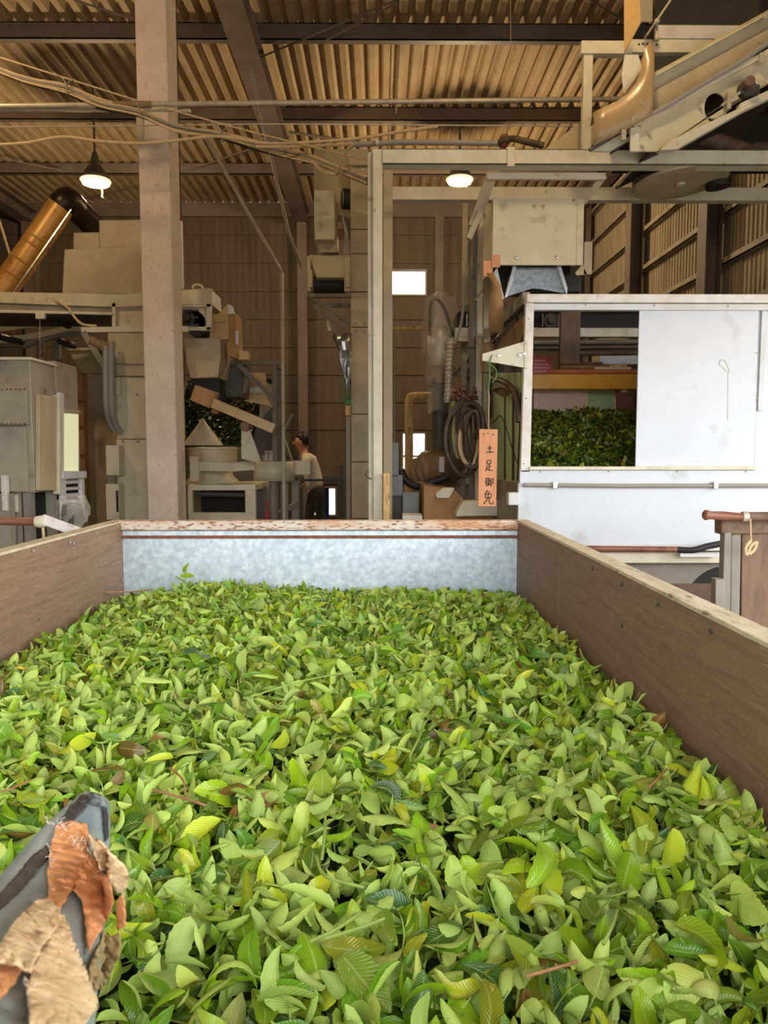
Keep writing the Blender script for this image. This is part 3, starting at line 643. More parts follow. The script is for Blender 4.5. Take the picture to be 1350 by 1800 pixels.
# ================================================================== ROLLER BEAM behind booth
YRB = 6.6
RB = thing('roller_conveyor', 'dark roller conveyor with bearings crossing behind the booth top', 'conveyor', P(960, 600, YRB))
b = B(); b.pb(812, 536, 1135, 548, YRB, .06); obj('upper_channel', b, M['grey_paint'], RB, bevel=.003)
b = B(); b.pb(800, 576, 1140, 592, YRB - .02, .08); obj('lower_channel', b, M['zinc_pipe'], RB, bevel=.003)
b = B(); b.pb(806, 548, 1130, 577, YRB + .08, .5); obj('roller_bed', b, M['belt_black'], RB)
for q in (835, 968, 880):
    p = P(q, 564, YRB); b = B(); b.lathe(p, [(0, -.06), (.03, -.06), (.035, -.02), (.065, -.02), (.065, .02), (0, .02)], 18, (0, 1, 0), cap=False); bb = obj('bearing', b, M['dark_grey'], RB)
    for s in (-14, 14):
        p2 = P(q + s, 562, YRB - .03); b = B(); b.tube([p2 + Vector((0, 0, .05)), p2 - Vector((0, 0, .06))], .007, 6); obj('bolt', b, M['bright_metal'], bb)
for k, yy in enumerate((602, 610, 616)):
    b = B(); b.tube([P(938, yy, YRB + .1 * k), P(1140, yy - 2, YRB + .1 * k)], .02, 10); obj('roller', b, M['grey_paint'], RB)
b = B(); b.pp([(800, 592), (860, 592), (845, 600), (798, 600)], YRB - .03, .1); obj('end_angle', b, M['cream_worn'], RB, bevel=.003)
for xx in (835, 1000):
    b = B(); q = P(xx, 590, YRB + .3); b.box(q.x - .03, q.x + .03, YRB + .25, YRB + .31, 0, q.z); obj('leg', b, M['dark_grey'], RB)

# ================================================================== GREEN STEAMER, its side runs down the hall
XS = .92
SM = thing('tea_steamer', 'long green sided tea steaming machine behind the booth corner', 'machine', Vector((1.5, 6.5, 0)))
b = B(); b.px([(921, 655), (866, 655), (866, 846), (918, 880)], XS + .004, .02); obj('side_panel', b, M['green_panel'], SM, bevel=.004)
for x0_, x1_ in ((886, 888), (900, 903)):
    b = B(); b.px([(x0_, 690), (x1_, 690), (x1_, 856), (x0_, 850)], XS + .0, .006); obj('panel_seam', b, M['rubber'], SM)
b = B(); b.px([(924, 560), (800, 690), (800, 762), (866, 730), (866, 655), (922, 655)], XS + .03, .03); obj('upper_side', b, M['dark_grey'], SM)
b = B(); b.px([(866, 650), (790, 705), (790, 838), (866, 846)], XS + .05, .02); obj('rear_panel', b, M['green_panel'], SM)
q0 = PX(925, 524, XS); q1 = PX(797, 655, XS); b = B(); b.beam(q0, q1, .05, .075); obj('top_rail', b, M['grey_paint'], SM, bevel=.004)
q0 = PX(924, 548, XS); q1 = PX(818, 660, XS); b = B(); b.beam(q0 + Vector((.02, 0, 0)), q1 + Vector((.02, 0, 0)), .03, .09); obj('rubber_seal', b, M['rubber'], SM)
q0 = PX(857, 596, XS - .04); q1 = PX(842, 612, XS - .04); b = B(); b.beam(q0, q1, .012, .05); obj('red_tape', b, M['red_paint'], SM)
b = B(); b.box(XS + .07, 2.2, 7.1, 9.4, .5, 1.95); obj('body', b, M['grey_paint'], SM, bevel=.01)
b = B(); b.px([(918, 846), (790, 838), (790, 846), (918, 866)], XS - .02, .06); obj('bottom_rail', b, M['zinc_pipe'], SM, bevel=.003)
b = B(); b.px([(919, 690), (915, 690), (908, 846), (916, 850)], XS - .004, .02); obj('rubber_edge', b, M['rubber'], SM)
b = B(); rows = [[PX(x_, y_, XS - .02 + .02 * (i % 2)) for x_, y_ in r] for i, r in enumerate(([(905, 570), (915, 560), (923, 552)], [(880, 600), (905, 590), (922, 575)], [(870, 618), (892, 612), (915, 600)], [(866, 640), (885, 625), (905, 618)]))]
b.grid(rows); obj('dust_sheet', b, M['amber_film'], SM, solid=.002)
for xx, yy in ((XS + .12, 7.3), (2.0, 7.3), (XS + .12, 9.2), (2.0, 9.2)):
    b = B(); b.box(xx, xx + .08, yy, yy + .08, 0, .5); obj('leg', b, M['dark_grey'], SM)
b = B(); b.tube(smooth_curve([P(912, 742, 4.75), P(908, 700, 4.8), P(893, 675, 4.95), P(866, 665, 5.2)]), .02, 10); obj('hose', b, M['hose'], SM)
b = B(); b.tube(smooth_curve([P(908, 700, 4.8), P(900, 688, 4.9), P(885, 680, 5.0), P(868, 684, 5.2)]), .016, 10); obj('hose', b, M['hose'], SM)
b = B(); b.lathe(P(858, 655, 5.4), [(.0, 0), (.05, 0), (.06, .1), (.045, .2), (0, .22)], 14); b.lathe(P(868, 680, 5.3), [(0, 0), (.03, 0), (.03, .1), (0, .12)], 10, (0.8, -.2, -.5)); obj('valve', b, M['tape_brown'], SM)
# cables coiled on the machine's side
HC = thing('hose_coil', 'brown coiled cables hanging in big loops on the green machine', 'coil', P(815, 830, 5.9))
for i, (cx, cy, rx, ry, Y) in enumerate(((812, 772, 22, 62, 5.9), (814, 776, 28, 62, 5.88), (818, 770, 33, 66, 5.86), (826, 768, 17, 50, 5.8), (828, 764, 22, 56, 5.78), (822, 762, 12, 42, 5.76), (832, 770, 13, 46, 5.74))):
    b = B(); pts = [P(cx + rx * math.cos(t) + 2 * math.sin(3 * t + i), cy + ry * math.sin(t) + 2 * math.cos(2 * t + i), Y + .04 * math.sin(t + i)) for t in [2 * PI * k / 36 for k in range(37)]]
    b.tube(pts, .016 if i % 2 else .02, 8); obj('cable_loop', b, M['hose'] if i != 3 else M['cable_tan'], HC)
b = B(); b.tube([P(812, 706, 5.9), P(812, 706, 6.4)], .015, 8); obj('hanger', b, M['dark_grey'], HC)
for i, (x_, y_) in enumerate(((797, 690), (806, 696), (815, 688), (824, 698), (834, 690))):
    b = B(); p = P(x_, y_, 6.0); b.lathe(p, [(.02, -.03), (.024, 0), (.014, .02), (.014, .05), (0, .05)], 10); b.cyl(p + Vector((0, -.03, 0)), p + Vector((0, -.09, .01)), .012, n=8)
    o = obj('cock_valve', b, M['copper_pipe']); tag(o, ['leftmost small brass valve above the cable coil', 'second small brass valve from the left above the cable coil', 'middle small brass valve above the cable coil', 'fourth small brass valve from the left above the cable coil', 'rightmost small brass valve above the cable coil'][i], 'valve', 'valves above the cable coil')
b = B(); b.tube([P(790, 702, 6.06), P(840, 700, 6.06)], .015, 8); o = obj('manifold_pipe', b, M['rusty_pipe']); tag(o, 'thin rusty pipe carrying the row of brass valves', 'pipe')
# post cluster left of hopper
for i, (x0_, x1_, y0_, Y, m_, lab) in enumerate(((812, 822, 352, 6.9, 'cream_dark', 'cream upright post left of the hopper, the farthest'), (828, 838, 415, 6.5, 'grey_paint', 'round grey upright pipe left of the hopper'), (840, 849, 372, 6.3, 'cream_worn', 'pale upright post close to the hopper side'), (851, 864, 340, 6.0, 'cream_dark', 'upright post right against the hopper box'))):
    b = B(); q = P((x0_ + x1_) / 2, 470, Y)
    if m_ == 'grey_paint': b.cyl((q.x, Y, 2.4), (q.x, Y, P(830, y0_, Y).z), .04)
    else: b.box(P(x0_, 470, Y).x, P(x1_, 470, Y).x, Y, Y + .05, 2.4 if i else 0, P(830, y0_, Y).z)
    if i: b.box(q.x - .025, q.x + .025, Y + .0, Y + .04, 0, 2.41)
    o = obj('support_post', b, M[m_], bevel=.003); tag(o, lab, 'post', 'posts beside the hopper')
b = B(); b.tube(smooth_curve([P(834, 330, 6.2), P(826, 400, 6.2), P(822, 470, 6.2), P(812, 560, 6.2), P(800, 605, 6.2)]), .012, 8); o = obj('drop_cable', b, M['cable_grey']); tag(o, 'grey cable dropping beside the hopper posts', 'cable')
for i, (a, c, lab) in enumerate((((842, 462), (836, 480), 'small bright metal clip on the upper post beside the hopper'), ((856, 498), (836, 528), 'bright thin steel strip slanting below the hopper corner'), ((829, 455), (830, 488), 'bright flat steel tag on the grey pipe'))):
    b = B(); yy_ = (6.29, 5.99, 6.45)[i]; b.beam(P(*a, yy_), P(*c, yy_), .012, .025, (0, 1, 0)); o = obj('steel_strip', b, M['bright_metal']); tag(o, lab, 'strip')
# motor wrapped in plastic
MO = thing('wrapped_motor', 'grey motor wrapped in torn clear plastic beside the green machine', 'motor', P(770, 700, 6.8))
c = P(772, 604, 6.8)
b = B(); b.lathe(c, [(.0, -.2), (.08, -.2), (.11, -.1), (.11, .06), (.06, .16), (0, .17)], 20); obj('motor_body', b, M['zinc_pipe'], MO)
b = B(); b.lathe(P(772, 650, 6.8), [(.0, -.12), (.1, -.12), (.1, -.07), (.07, -.06), (.05, .08), (0, .09)], 18); obj('gear_head', b, M['tape_brown'], MO)
b = B(); b.pb(755, 664, 788, 679, 6.75, .2); obj('black_band', b, M['belt_black'], MO, bevel=.006)
b = B(); b.cyl(P(774, 679, 6.85), P(772, 800, 6.85), .075, n=16); obj('column', b, M['dark_grey'], MO)
b = B(); rows = []
for i, (yy, r) in enumerate(((522, .14), (545, .15), (580, .15), (610, .14), (640, .11), (662, .12), (690, .09), (725, .1))):
    q = P(772, yy, 6.8); rows.append([q + Vector(((r + .025 * math.sin(5 * t + i * 2)) * math.cos(t), (r + .025 * math.cos(4 * t + i)) * math.sin(t), .02 * math.sin(3 * t + i))) for t in [2 * PI * k / 22 for k in range(23)]])
b.grid(rows); obj('plastic_wrap', b, M['plastic_film'], MO)
b = B(); b.tube(smooth_curve([P(756, 590, 6.7), P(757, 535, 6.7), P(768, 526, 6.7), P(782, 545, 6.7), P(796, 590, 6.7)]), .014, 8); obj('cable', b, M['hose'], MO)
b = B(); b.cyl(P(772, 800, 6.85), Vector((P(772, 800, 6.85).x, 6.85, 0)), .05); obj('foot', b, M['dark_grey'], MO)
# spiral duct
b = B(); pts = []; rad = []
for k in range(61):
    t = k / 60; pts.append(P(793 - 6 * t, 596 + 112 * t, 6.5)); rad.append(.032 + (.008 if k % 4 < 2 else 0))
b.tube(pts, rad, 14); o = obj('flexible_conduit', b, M['zinc_pipe']); tag(o, 'ribbed flexible metal conduit hanging beside the wrapped motor', 'conduit')
# wooden crate with cream cover plates, low
CR = thing('wooden_crate', 'low brown wooden crate with cream cover plates beneath the hanging sign', 'crate', Vector((P(830, 900, 5.6).x, 5.9, 0)))
b = B(); b.pp([(745, 852), (800, 862), (822, 886), (905, 886), (905, 960), (745, 960)], 5.7, .7); obj('crate_body', b, M['card'], CR, bevel=.006)
b = B(); b.pp([(803, 900), (814, 881), (906, 878), (912, 906), (802, 908)], 5.5, .15); obj('cover_plate', b, M['cream_worn'], CR, bevel=.006)
b = B(); b.pp([(766, 868), (778, 858), (800, 858), (790, 876), (768, 876)], 5.66, .12); obj('cover_plate', b, M['cream_worn'], CR, bevel=.006)
b = B(); q = P(830, 950, 5.7); b.box(P(750, 950, 5.7).x, P(900, 950, 5.7).x, 5.72, 6.38, 0, q.z + .02); obj('crate_stand', b, M['dark_grey'], CR)
# tape wrapped duct
TW = thing('wrapped_duct', 'short thick duct wrapped in brown tape at the far end of the crate', 'duct', P(765, 850, 6.7))
b = B(); pts = [P(735 + 60 * k / 14, 838 - 10 * math.sin(k / 14 * PI) - 6 * k / 14, 6.9 - .02 * k) for k in range(15)]
b.tube(pts, [.12 + .012 * (k % 3) + .05 * math.sin(k / 14 * PI) for k in range(15)], 18); obj('wrapping', b, M['tape_brown'], TW)
b = B(); b.pb(772, 803, 781, 830, 6.5, .05); obj('white_label', b, M['white_paint'], TW)
b = B(); q = P(765, 850, 6.75); b.box(q.x - .1, q.x + .1, 6.7, 6.85, 0, q.z + .02); obj('stand', b, M['dark_grey'], TW)
b = B(); b.tube(smooth_curve([P(704, 826, 6.3), P(712, 842, 6.3), P(730, 854, 6.3), P(752, 850, 6.3), P(790, 836, 6.3)]), .035, 12); o = obj('black_hose', b, M['rubber']); tag(o, 'thick black hose sagging towards the taped duct', 'hose')
# cream angled pipe in front of the far doorway
b = B(); b.tube([P(770, 697, 9.5), P(724, 697, 9.5), P(721, 698, 9.5), P(719.5, 702, 9.5), P(719, 712, 9.5), Vector((P(719, 800, 9.5).x, 9.5, 0))], .055, 14)
o = obj('vent_pipe', b, M['pale_wood']); tag(o, 'cream vent pipe with elbow in front of the bright doorway', 'pipe')
# cabinet and sticks right of gantry post
EC = thing('control_cabinet', 'blue grey control cabinet behind the gantry post', 'cabinet', Vector((P(688, 850, 6.0).x, 6.1, 0)))
b = B(); b.pb(676, 778, 701, 836, 6.0, .2); obj('upper_box', b, M['slate_paint'], EC, bevel=.006)
b = B(); b.pb(684, 836, 708, 872, 6.02, .18); obj('middle_box', b, M['slate_paint'], EC, bevel=.005)
b = B(); q = P(690, 872, 6.02); b.box(P(684, 872, 6.02).x, P(735, 872, 6.02).x, 6.05, 6.3, 0, q.z); obj('lower_box', b, M['dark_grey'], EC, bevel=.005)
b = B(); b.pb(708, 866, 736, 914, 5.98, .06); obj('door', b, M['slate_paint'], EC, bevel=.004)
b = B(); q = P(679.5, 870, 4.9); b.box(P(673.5, 870, 4.9).x, P(685, 870, 4.9).x, 4.9, 4.95, 0, P(680, 832, 4.9).z); o = obj('wooden_stake', b, M['pale_wood'], bevel=.003); tag(o, 'pale weathered wooden stake at the foot of the gantry post', 'stake')
b = B(); b.pb(708, 906, 742, 915, 5.4, .2); o = obj('pink_plate', b, M['white_worn']); tag(o, 'small pale plate low behind the trough rail near the stake', 'plate')
b = B(); q = P(725, 914, 5.5); b.box(q.x - .04, q.x + .04, 5.46, 5.54, 0, q.z); obj('stand', b, M['dark_grey'], o)
b = B(); q = P(750, 577, 9.0); b.beam(P(690, 577, 9.0), P(792, 578, 9.0), .04, .04); o = obj('cream_pipe', b, M['pale_wood'], bevel=.004); tag(o, 'thin cream crossbar behind the gantry at window sill level', 'bar'); q = P(692, 577, 9.0); b = B(); b.box(q.x - .03, q.x + .02, 8.98, 9.02, 0, q.z - .02); obj('post', b, M['grey_paint'], o)

# ================================================================== HANGING SIGN
YS = 4.48
SG = thing('hanging_sign', 'reddish cedar sign with four handwritten black characters hanging on a string', 'sign', P(857, 890, YS))
b = B(); b.pp([(842.5, 754), (875, 755), (872, 890.5), (840, 890)], YS, .012); bd = obj('sign_board', b, M['sign_wood'], SG, bevel=.002)
for q in ((850, 763), (858, 762), (867, 764)):
    p = P(*q, YS - .0005); b = B(); b.cyl(p, p - Vector((0, .001, 0)), .0045, n=8); obj('hole', b, M['ink'], bd)
CH = {  # strokes in a unit square, y down
 '土': [[(.25,.42),(.75,.40)], [(.5,.12),(.5,.86)], [(.1,.88),(.92,.86)]],
 '足': [[(.3,.1),(.28,.38)], [(.3,.1),(.72,.08),(.68,.36)], [(.28,.38),(.68,.36)], [(.5,.38),(.5,.82)], [(.5,.6),(.76,.57)], [(.27,.5),(.24,.72),(.12,.94)], [(.24,.74),(.45,.88),(.92,.92)]],
 '御': [[(.26,.08),(.1,.3)], [(.3,.28),(.08,.54)], [(.2,.46),(.2,.95)], [(.42,.08),(.34,.28)], [(.36,.22),(.62,.2)], [(.32,.42),(.64,.4)], [(.48,.22),(.48,.78)], [(.49,.6),(.63,.58)], [(.36,.55),(.36,.8)], [(.3,.86),(.66,.76)], [(.7,.2),(.93,.18),(.91,.66),(.82,.6)], [(.71,.2),(.71,.95)]],
 '免': [[(.42,.03),(.18,.3)], [(.38,.14),(.64,.13),(.5,.28)], [(.24,.3),(.26,.55)], [(.24,.3),(.76,.28),(.72,.52)], [(.26,.55),(.74,.52)], [(.5,.3),(.44,.62),(.1,.96)], [(.58,.55),(.58,.85),(.68,.95),(.93,.92),(.92,.78)]],
}
for ch, (cx, cy, sx, sy) in zip('土足御免', ((861, 789, 17, 16), (860, 818, 17, 22), (860, 847, 17, 18), (858.5, 874, 20, 26))):
    b = B()
    for st in CH[ch]:
        b.tube([P(cx + (u - .5) * sx, cy + (v - .5) * sy, YS - .0012) for u, v in st], .0029, 6)
    obj('character', b, M['ink'], bd)
b = B(); b.tube([P(859, 757, YS - .003), P(859, 720, YS), P(860, 700, YS + .01), P(858, 682, YS + .03)], .0028, 6); obj('string', b, M['string'], SG)
b = B(); b.tube(smooth_curve([P(858, 690, YS + .02), P(861, 660, YS + .05), P(860, 640, YS + .08), P(865, 624, YS + .1)]), .004, 6); b.tube(smooth_curve([P(860, 640, YS + .07), P(872, 650, YS + .07), P(872, 664, YS + .06), P(865, 672, YS + .05)]), .003, 6); obj('green_cord', b, M['string_green'], SG)

# ================================================================== BROWN CART, right
CT = thing('brown_cart', 'brown wooden cart corner with steel post right of the trough', 'cart', Vector((1.62, 2.9, 0)))
YK = 2.75
b = B(); b.pp([(1305, 926), (1760, 916), (1760, 1300), (1300, 1300)], YK, .03); obj('front_board', b, M['wood_brown'], CT, bevel=.003)
b = B(); b.pp([(1268, 912), (1760, 906), (1760, 928), (1268, 940)], YK - .02, .06); obj('top_rail', b, M['rusty_pipe'], CT, bevel=.004)
b = B(); b.pp([(1274, 936), (1286, 936), (1280, 1300), (1262, 1300)], YK - .03, .04); b.pp([(1286, 940), (1303, 936), (1296, 1300), (1281, 1300)], YK + .0, .03); obj('corner_post', b, M['grey_paint'], CT, bevel=.003)
b = B(); b.pp([(1258, 1018), (1275, 1018), (1273, 1300), (1256, 1300)], YK - .05, .04); obj('post_sleeve', b, M['grey_paint'], CT, bevel=.003)
b = B(); b.tube([P(1760, 906, YK - .06), P(1310, 908, YK - .06), P(1306, 908, YK - .06)], .017, 12); obj('push_bar', b, M['rusty_pipe'], CT)
b = B(); a = P(1310, 909, YK - .06); e = P(1236, 905, YK - .06); d = (e - a)
b.tube([a, a + d * .08, a + d * .12, a + d * .5, a + d * .85, a + d * .9, a + d * .96, e], [.012, .018, .014, .017, .015, .019, .019, .012], 14); obj('wooden_grip', b, M['wood_handle'], CT)
b = B(); b.lathe(P(1310, 908, YK - .06), [(.0, -.014), (.019, -.012), (.019, .008), (0, .01)], 12, (1, 0, 0), cap=False); obj('brass_ferrule', b, M['zinc_pipe'], CT)
qz = P(1300, 1300, YK).z; b = B(); b.box(P(1262, 1300, YK).x, P(1760, 1300, YK).x, YK + .03, YK + .6, 0.02, .9); obj('cart_body', b, M['wood_brown'], CT, bevel=.004)
ST = thing('string_loop', 'pale twisted bow of cord hanging on a string from the brown cart grip', 'cord', P(1320, 980, YK - .09))
b = B(); b.tube([P(1319, 912, YK - .085), P(1320, 950, YK - .085)], .003, 6); obj('string', b, M['string'], ST)
b = B(); b.tube(smooth_curve([P(1320, 950, YK - .085), P(1311, 962, YK - .09), P(1313, 975, YK - .09), P(1320, 960, YK - .09), P(1330, 953, YK - .09), P(1326, 966, YK - .09), P(1317, 974, YK - .09)]), .0055, 6); obj('bow', b, M['vinyl_beige'], ST)

# ================================================================== GRIP BAR left of the trough
YL = 2.95
LV = thing('hand_lever', 'reddish brown wooden grip on a pale lever left of the trough', 'lever', P(60, 917, YL))
b = B(); a = P(72, 917, YL); e = P(-4, 916, YL); d = e - a
b.tube([a, a + d * .08, a + d * .14, a + d * .5, a + d * .9, a + d * .95, e], [.013, .017, .016, .017, .0155, .018, .014], 14); obj('wooden_grip', b, M['wood_handle'], LV)
b = B(); b.lathe(a, [(0, -.02), (.022, -.02), (.026, .0), (.022, .02), (0, .02)], 12, (1, 0, .0), cap=False); obj('ferrule', b, M['cream_worn'], LV)
b = B(); b.beam(P(74, 912, YL), P(150, 940, YL), .02, .04); obj('lever_arm', b, M['white_worn'], LV, bevel=.004)
b = B(); b.beam(P(140, 936, YL), P(140, 936, YL) + Vector((.02, 0, -.55)), .03, .05); obj('lever_post', b, M['grey_paint'], LV, bevel=.004)
b = B(); b.cyl(P(75, 920, YL), P(78, 960, YL), .006, n=8); obj('tie_cord', b, M['vinyl_beige'], LV)
q = P(140, 936, YL); b = B(); b.box(q.x - .05, q.x + .05, YL - .05, YL + .05, 0, q.z - .5); obj('lever_stand', b, M['grey_paint'], LV)
# plastic bag
q = P(128, 915, 4.2)
BG = thing('plastic_bag', 'crumpled clear plastic bag on a post behind the left trough board', 'bag', q)
b = B(); rows = []
for i, (yy, rx) in enumerate(((872, .0), (874, .06), (880, .085), (890, .09), (902, .085), (914, .07), (924, .05))):
    c = P(127 + (i % 2), yy, 4.2); rows.append([c + Vector(((rx + .014 * math.sin(5 * t + i * 1.7)) * math.cos(t), (rx * .8 + .014 * math.cos(6 * t + i)) * math.sin(t), .012 * math.sin(3 * t + i))) for t in [2 * PI * k / 20 for k in range(21)]])
b.grid(rows); obj('bag_film', b, M['plastic_film'], BG)
b = B(); b.lathe(P(127, 905, 4.2), [(0, -.06), (.05, -.05), (.06, .0), (.05, .06), (0, .07)], 12, cap=False); obj('bag_filling', b, M['dark_grey'], BG)
b = B(); c = P(128, 922, 4.2); b.box(c.x - .03, c.x + .03, 4.17, 4.23, 0, c.z); obj('post', b, M['cream_dark'], BG)

# ================================================================== LEFT: overhead conveyor behind the pillar
YO = 7.5
OC = thing('overhead_conveyor', 'long cream overhead conveyor running behind the pillar at left', 'conveyor', Vector((P(180, 560, YO).x, YO + .3, P(180, 560, YO).z)))
b = B(); b.pp([(-60, 512), (205, 517), (372, 508), (372, 533), (205, 540), (-60, 530)], YO - .02, .05); obj('top_channel', b, M['cream'], OC, bevel=.003)
b = B(); b.pp([(-60, 533), (200, 535), (200, 552), (120, 548), (-60, 545)], YO, .04); obj('lower_channel', b, M['grey_paint'], OC, bevel=.003)
b = B(); b.pp([(-60, 543), (198, 549), (198, 553), (-60, 548)], YO - .03, .05); obj('edge_angle', b, M['cream_worn'], OC)
b = B(); b.pp([(197, 533), (372, 530), (372, 580), (203, 574)], YO + .02, .03); obj('end_plate', b, M['cream'], OC, bevel=.002)
for pts in ([(197, 533), (203, 533), (203, 575), (197, 575)], [(363, 532), (370, 532), (370, 580), (363, 580)], [(318, 532), (370, 532), (370, 539), (318, 539)], [(318, 573), (370, 575), (370, 581), (318, 580)]):
    b = B(); b.pp(pts, YO - .02, .05); obj('stiffener', b, M['cream_worn'], OC)
b = B(); b.pp([(142, 575), (330, 573), (330, 583), (143, 584)], YO - .05, .1); obj('support_angle', b, M['cream_worn'], OC, bevel=.002)
b = B(); b.beam(P(148, 584, YO - .02), P(196, 662, YO - .02), .06, .06, (0, 1, 0)); obj('brace', b, M['grey_paint'], OC, bevel=.002)
p = P(330, 560, YO); b = B(); b.lathe(p, [(0, -.09), (.04, -.09), (.045, -.03), (.075, -.02), (.075, .02), (0, .02)], 16, (0, 1, 0), cap=False); br = obj('bearing', b, M['rubber'], OC)
for dz in (.07, 0, -.07):
    b = B(); b.tube([p + Vector((-.04, -.05, dz)), p + Vector((.12, -.05, dz))], .01, 6); obj('bolt', b, M['dark_grey'], br)
b = B(); b.box(P(-60, 548, YO).x, P(205, 548, YO).x, YO + .05, YO + .6, P(100, 556, YO).z, P(100, 548, YO).z); obj('belt', b, M['belt_black'], OC)
b = B(); b.lathe(P(352, 575, YO + .3), [(0, -.28), (.12, -.28), (.12, .28), (0, .28)], 20, (0, 1, 0), cap=False); obj('drum', b, M['belt_black'], OC)
for i, (x0_, y0_, x1_, y1_, dd) in enumerate(((72, 553, 122, 573, .1), (0, 592, 40, 602, .5), (105, 600, 130, 608, .45))):
    b = B(); b.tube([P(x0_, y0_, YO + dd), P(x1_, y1_, YO + dd + .35)], .035, 10); obj('return_roller', b, M['rubber'], OC)
b = B(); b.pb(62, 550, 78, 560, YO - .03, .04); obj('roller_bracket', b, M['cream_worn'], OC, bevel=.002)
# second, sloping conveyor behind it
b = B(); b.pp([(-60, 596), (45, 588), (150, 566), (150, 574), (45, 600), (-60, 608)], YO + .8, .04); b.pp([(-60, 566), (130, 562), (130, 566), (-60, 590)], YO + .85, .04)
b.pp([(40, 606), (140, 575), (158, 580), (158, 592), (110, 590), (40, 612)], YO + .7, .05)
o = obj('sloping_rails', b, M['grey_paint']); tag(o, 'grey sloping conveyor rails seen below the overhead conveyor at left', 'rail')
b = B(); q = P(100, 600, YO + .82); b.box(q.x - .03, q.x + .03, YO + .8, YO + .86, 0, P(100, 590, YO + .8).z); obj('post', b, M['grey_paint'], o)
# motor cluster under
b = B(); b.lathe(P(183, 610, YO + .0), [(0, -.14), (.05, -.14), (.06, .0), (.05, .14), (0, .15)], 14, (1, .2, -.5)); b.pb(176, 600, 192, 617, YO - .08, .1); o = obj('gear_motor', b, M['tape_brown'], bevel=.003); tag(o, 'small brown gear motor under the conveyor left of the pillar', 'motor')
b = B(); b.tube(smooth_curve([P(97, 528, YO - .04), P(118, 540, YO - .05), P(130, 556, YO - .06), P(145, 570, YO - .06), P(170, 573, YO - .04)]), .012, 8); o = obj('cable', b, M['cable_tan']); tag(o, 'tan cable looping off the overhead conveyor at left', 'cable')
# ribbed pipes
for i, (x_, y0_, y1_) in enumerate(((186, 608, 735), (196, 600, 738))):
    b = B(); b.tube(smooth_curve([P(x_, y0_, 7.35), P(x_, y0_ + 60, 7.35), P(x_ + 1, y1_ - 20, 7.35), P(x_ + 7, y1_ + 8, 7.42), P(x_ + 16, y1_ + 22, 7.46)]), .03, 10)
    o = obj('bent_pipe', b, M['cable_grey']); tag(o, ('outer' if i == 0 else 'inner') + ' grey bent pipe running down beside the beige tower', 'pipe', 'bent pipes by the beige tower')

# ================================================================== stacked hopper boxes above conveyor
HB = thing('supply_hopper', 'large tan sheet hopper with two smaller boxes on top left of the pillar', 'hopper', P(180, 515, 8.0))
b = B(); b.pp([(113, 438), (262, 432), (262, 516), (109, 518)], 7.8, .9); obj('lower_box', b, M['cream_dark'], HB, bevel=.008)
b = B(); b.pp([(129, 409), (175, 408), (175, 437), (129, 438)], 8.0, .5); obj('small_box', b, M['cream_dark'], HB, bevel=.006)
b = B(); b.pp([(174, 387), (262, 386), (262, 434), (175, 436)], 7.95, .7); obj('upper_box', b, M['cream_dark'], HB, bevel=.006)
# elbowed duct
DU = thing('elbow_duct', 'yellowish sheet metal duct rising to an elbow under the ceiling at left', 'duct', P(30, 500, 8.6))
a = P(-30, 560, 8.45); m_ = P(108, 362, 8.6); b = B(); b.tube([a, m_], .145, 24, cap=False); d1 = obj('lower_pipe', b, M['duct_yellow'], DU)
b = B(); b.tube(smooth_curve([m_, P(114, 354, 8.6), P(122, 354, 8.65), P(134, 368, 8.75)], 8), .147, 24, cap=False); obj('elbow', b, M['duct_dark'], DU)
b = B(); b.tube([P(132, 366, 8.74), P(186, 418, 9.1)], .14, 24, cap=False); obj('upper_pipe', b, M['duct_dark'], DU)
for t in (.3, .36, .5, .62):
    c = a + (m_ - a) * (1 - t) ; ax = (m_ - a).normalized(); b = B(); b.lathe(c, [(.146, -.012), (.152, 0), (.146, .012)], 24, ax, cap=False); obj('seam_band', b, M['duct_yellow'], d1)
b = B(); off = Vector((.135, -.06, -.06)); b.beam(a + off, m_ + off, .03, .012); obj('seam_strip', b, M['bright_metal'], DU)
b = B(); b.tube([P(-2, 385, 8.5), P(18, 450, 8.45), P(26, 462, 8.42)], .012, 6); o = obj('hanging_rope', b, M['cable_tan']); tag(o, 'thin rope stay tied to the yellowish duct at the left edge', 'rope')

# ================================================================== beige tower behind pillar
TW2 = thing('elevator_tower', 'beige bucket elevator tower standing close behind the concrete pillar', 'elevator', Vector((P(225, 900, 7.45).x, 7.7, 0)))
zt = P(230, 585, 7.45).z; zm = P(230, 662, 7.45).z; zq = P(230, 772, 7.45).z
b = B(); b.box(P(190, 620, 7.45).x, P(300, 620, 7.45).x, 7.45, 8.0, zm + .005, zt); obj('upper_casing', b, M['cream_dark'], TW2, bevel=.005)
b = B(); b.box(P(197, 620, 7.45).x, P(300, 620, 7.45).x, 7.44, 8.0, P(230, 640, 7.45).z - .006, P(230, 640, 7.45).z + .006); obj('flange', b, M['grey_paint'], TW2)
b = B(); b.box(P(203, 720, 7.45).x, P(300, 720, 7.45).x, 7.47, 8.0, zq + .003, zm); obj('middle_casing', b, M['cream'], TW2, bevel=.005)
b = B(); b.box(P(205, 850, 7.45).x, P(300, 850, 7.45).x, 7.475, 8.0, 0, zq - .003); obj('lower_casing', b, M['cream'], TW2, bevel=.005)
b = B(); b.pb(199, 663, 212, 694, 7.43, .1); obj('side_flange', b, M['cream'], TW2, bevel=.003)
for q in ((213, 692), (241, 693), (216, 776), (243, 776)):
    p = P(*q, 7.47); b = B(); b.cyl(p, p - Vector((0, .012, 0)), .012, n=8); obj('bolt', b, M['grey_paint'], TW2)
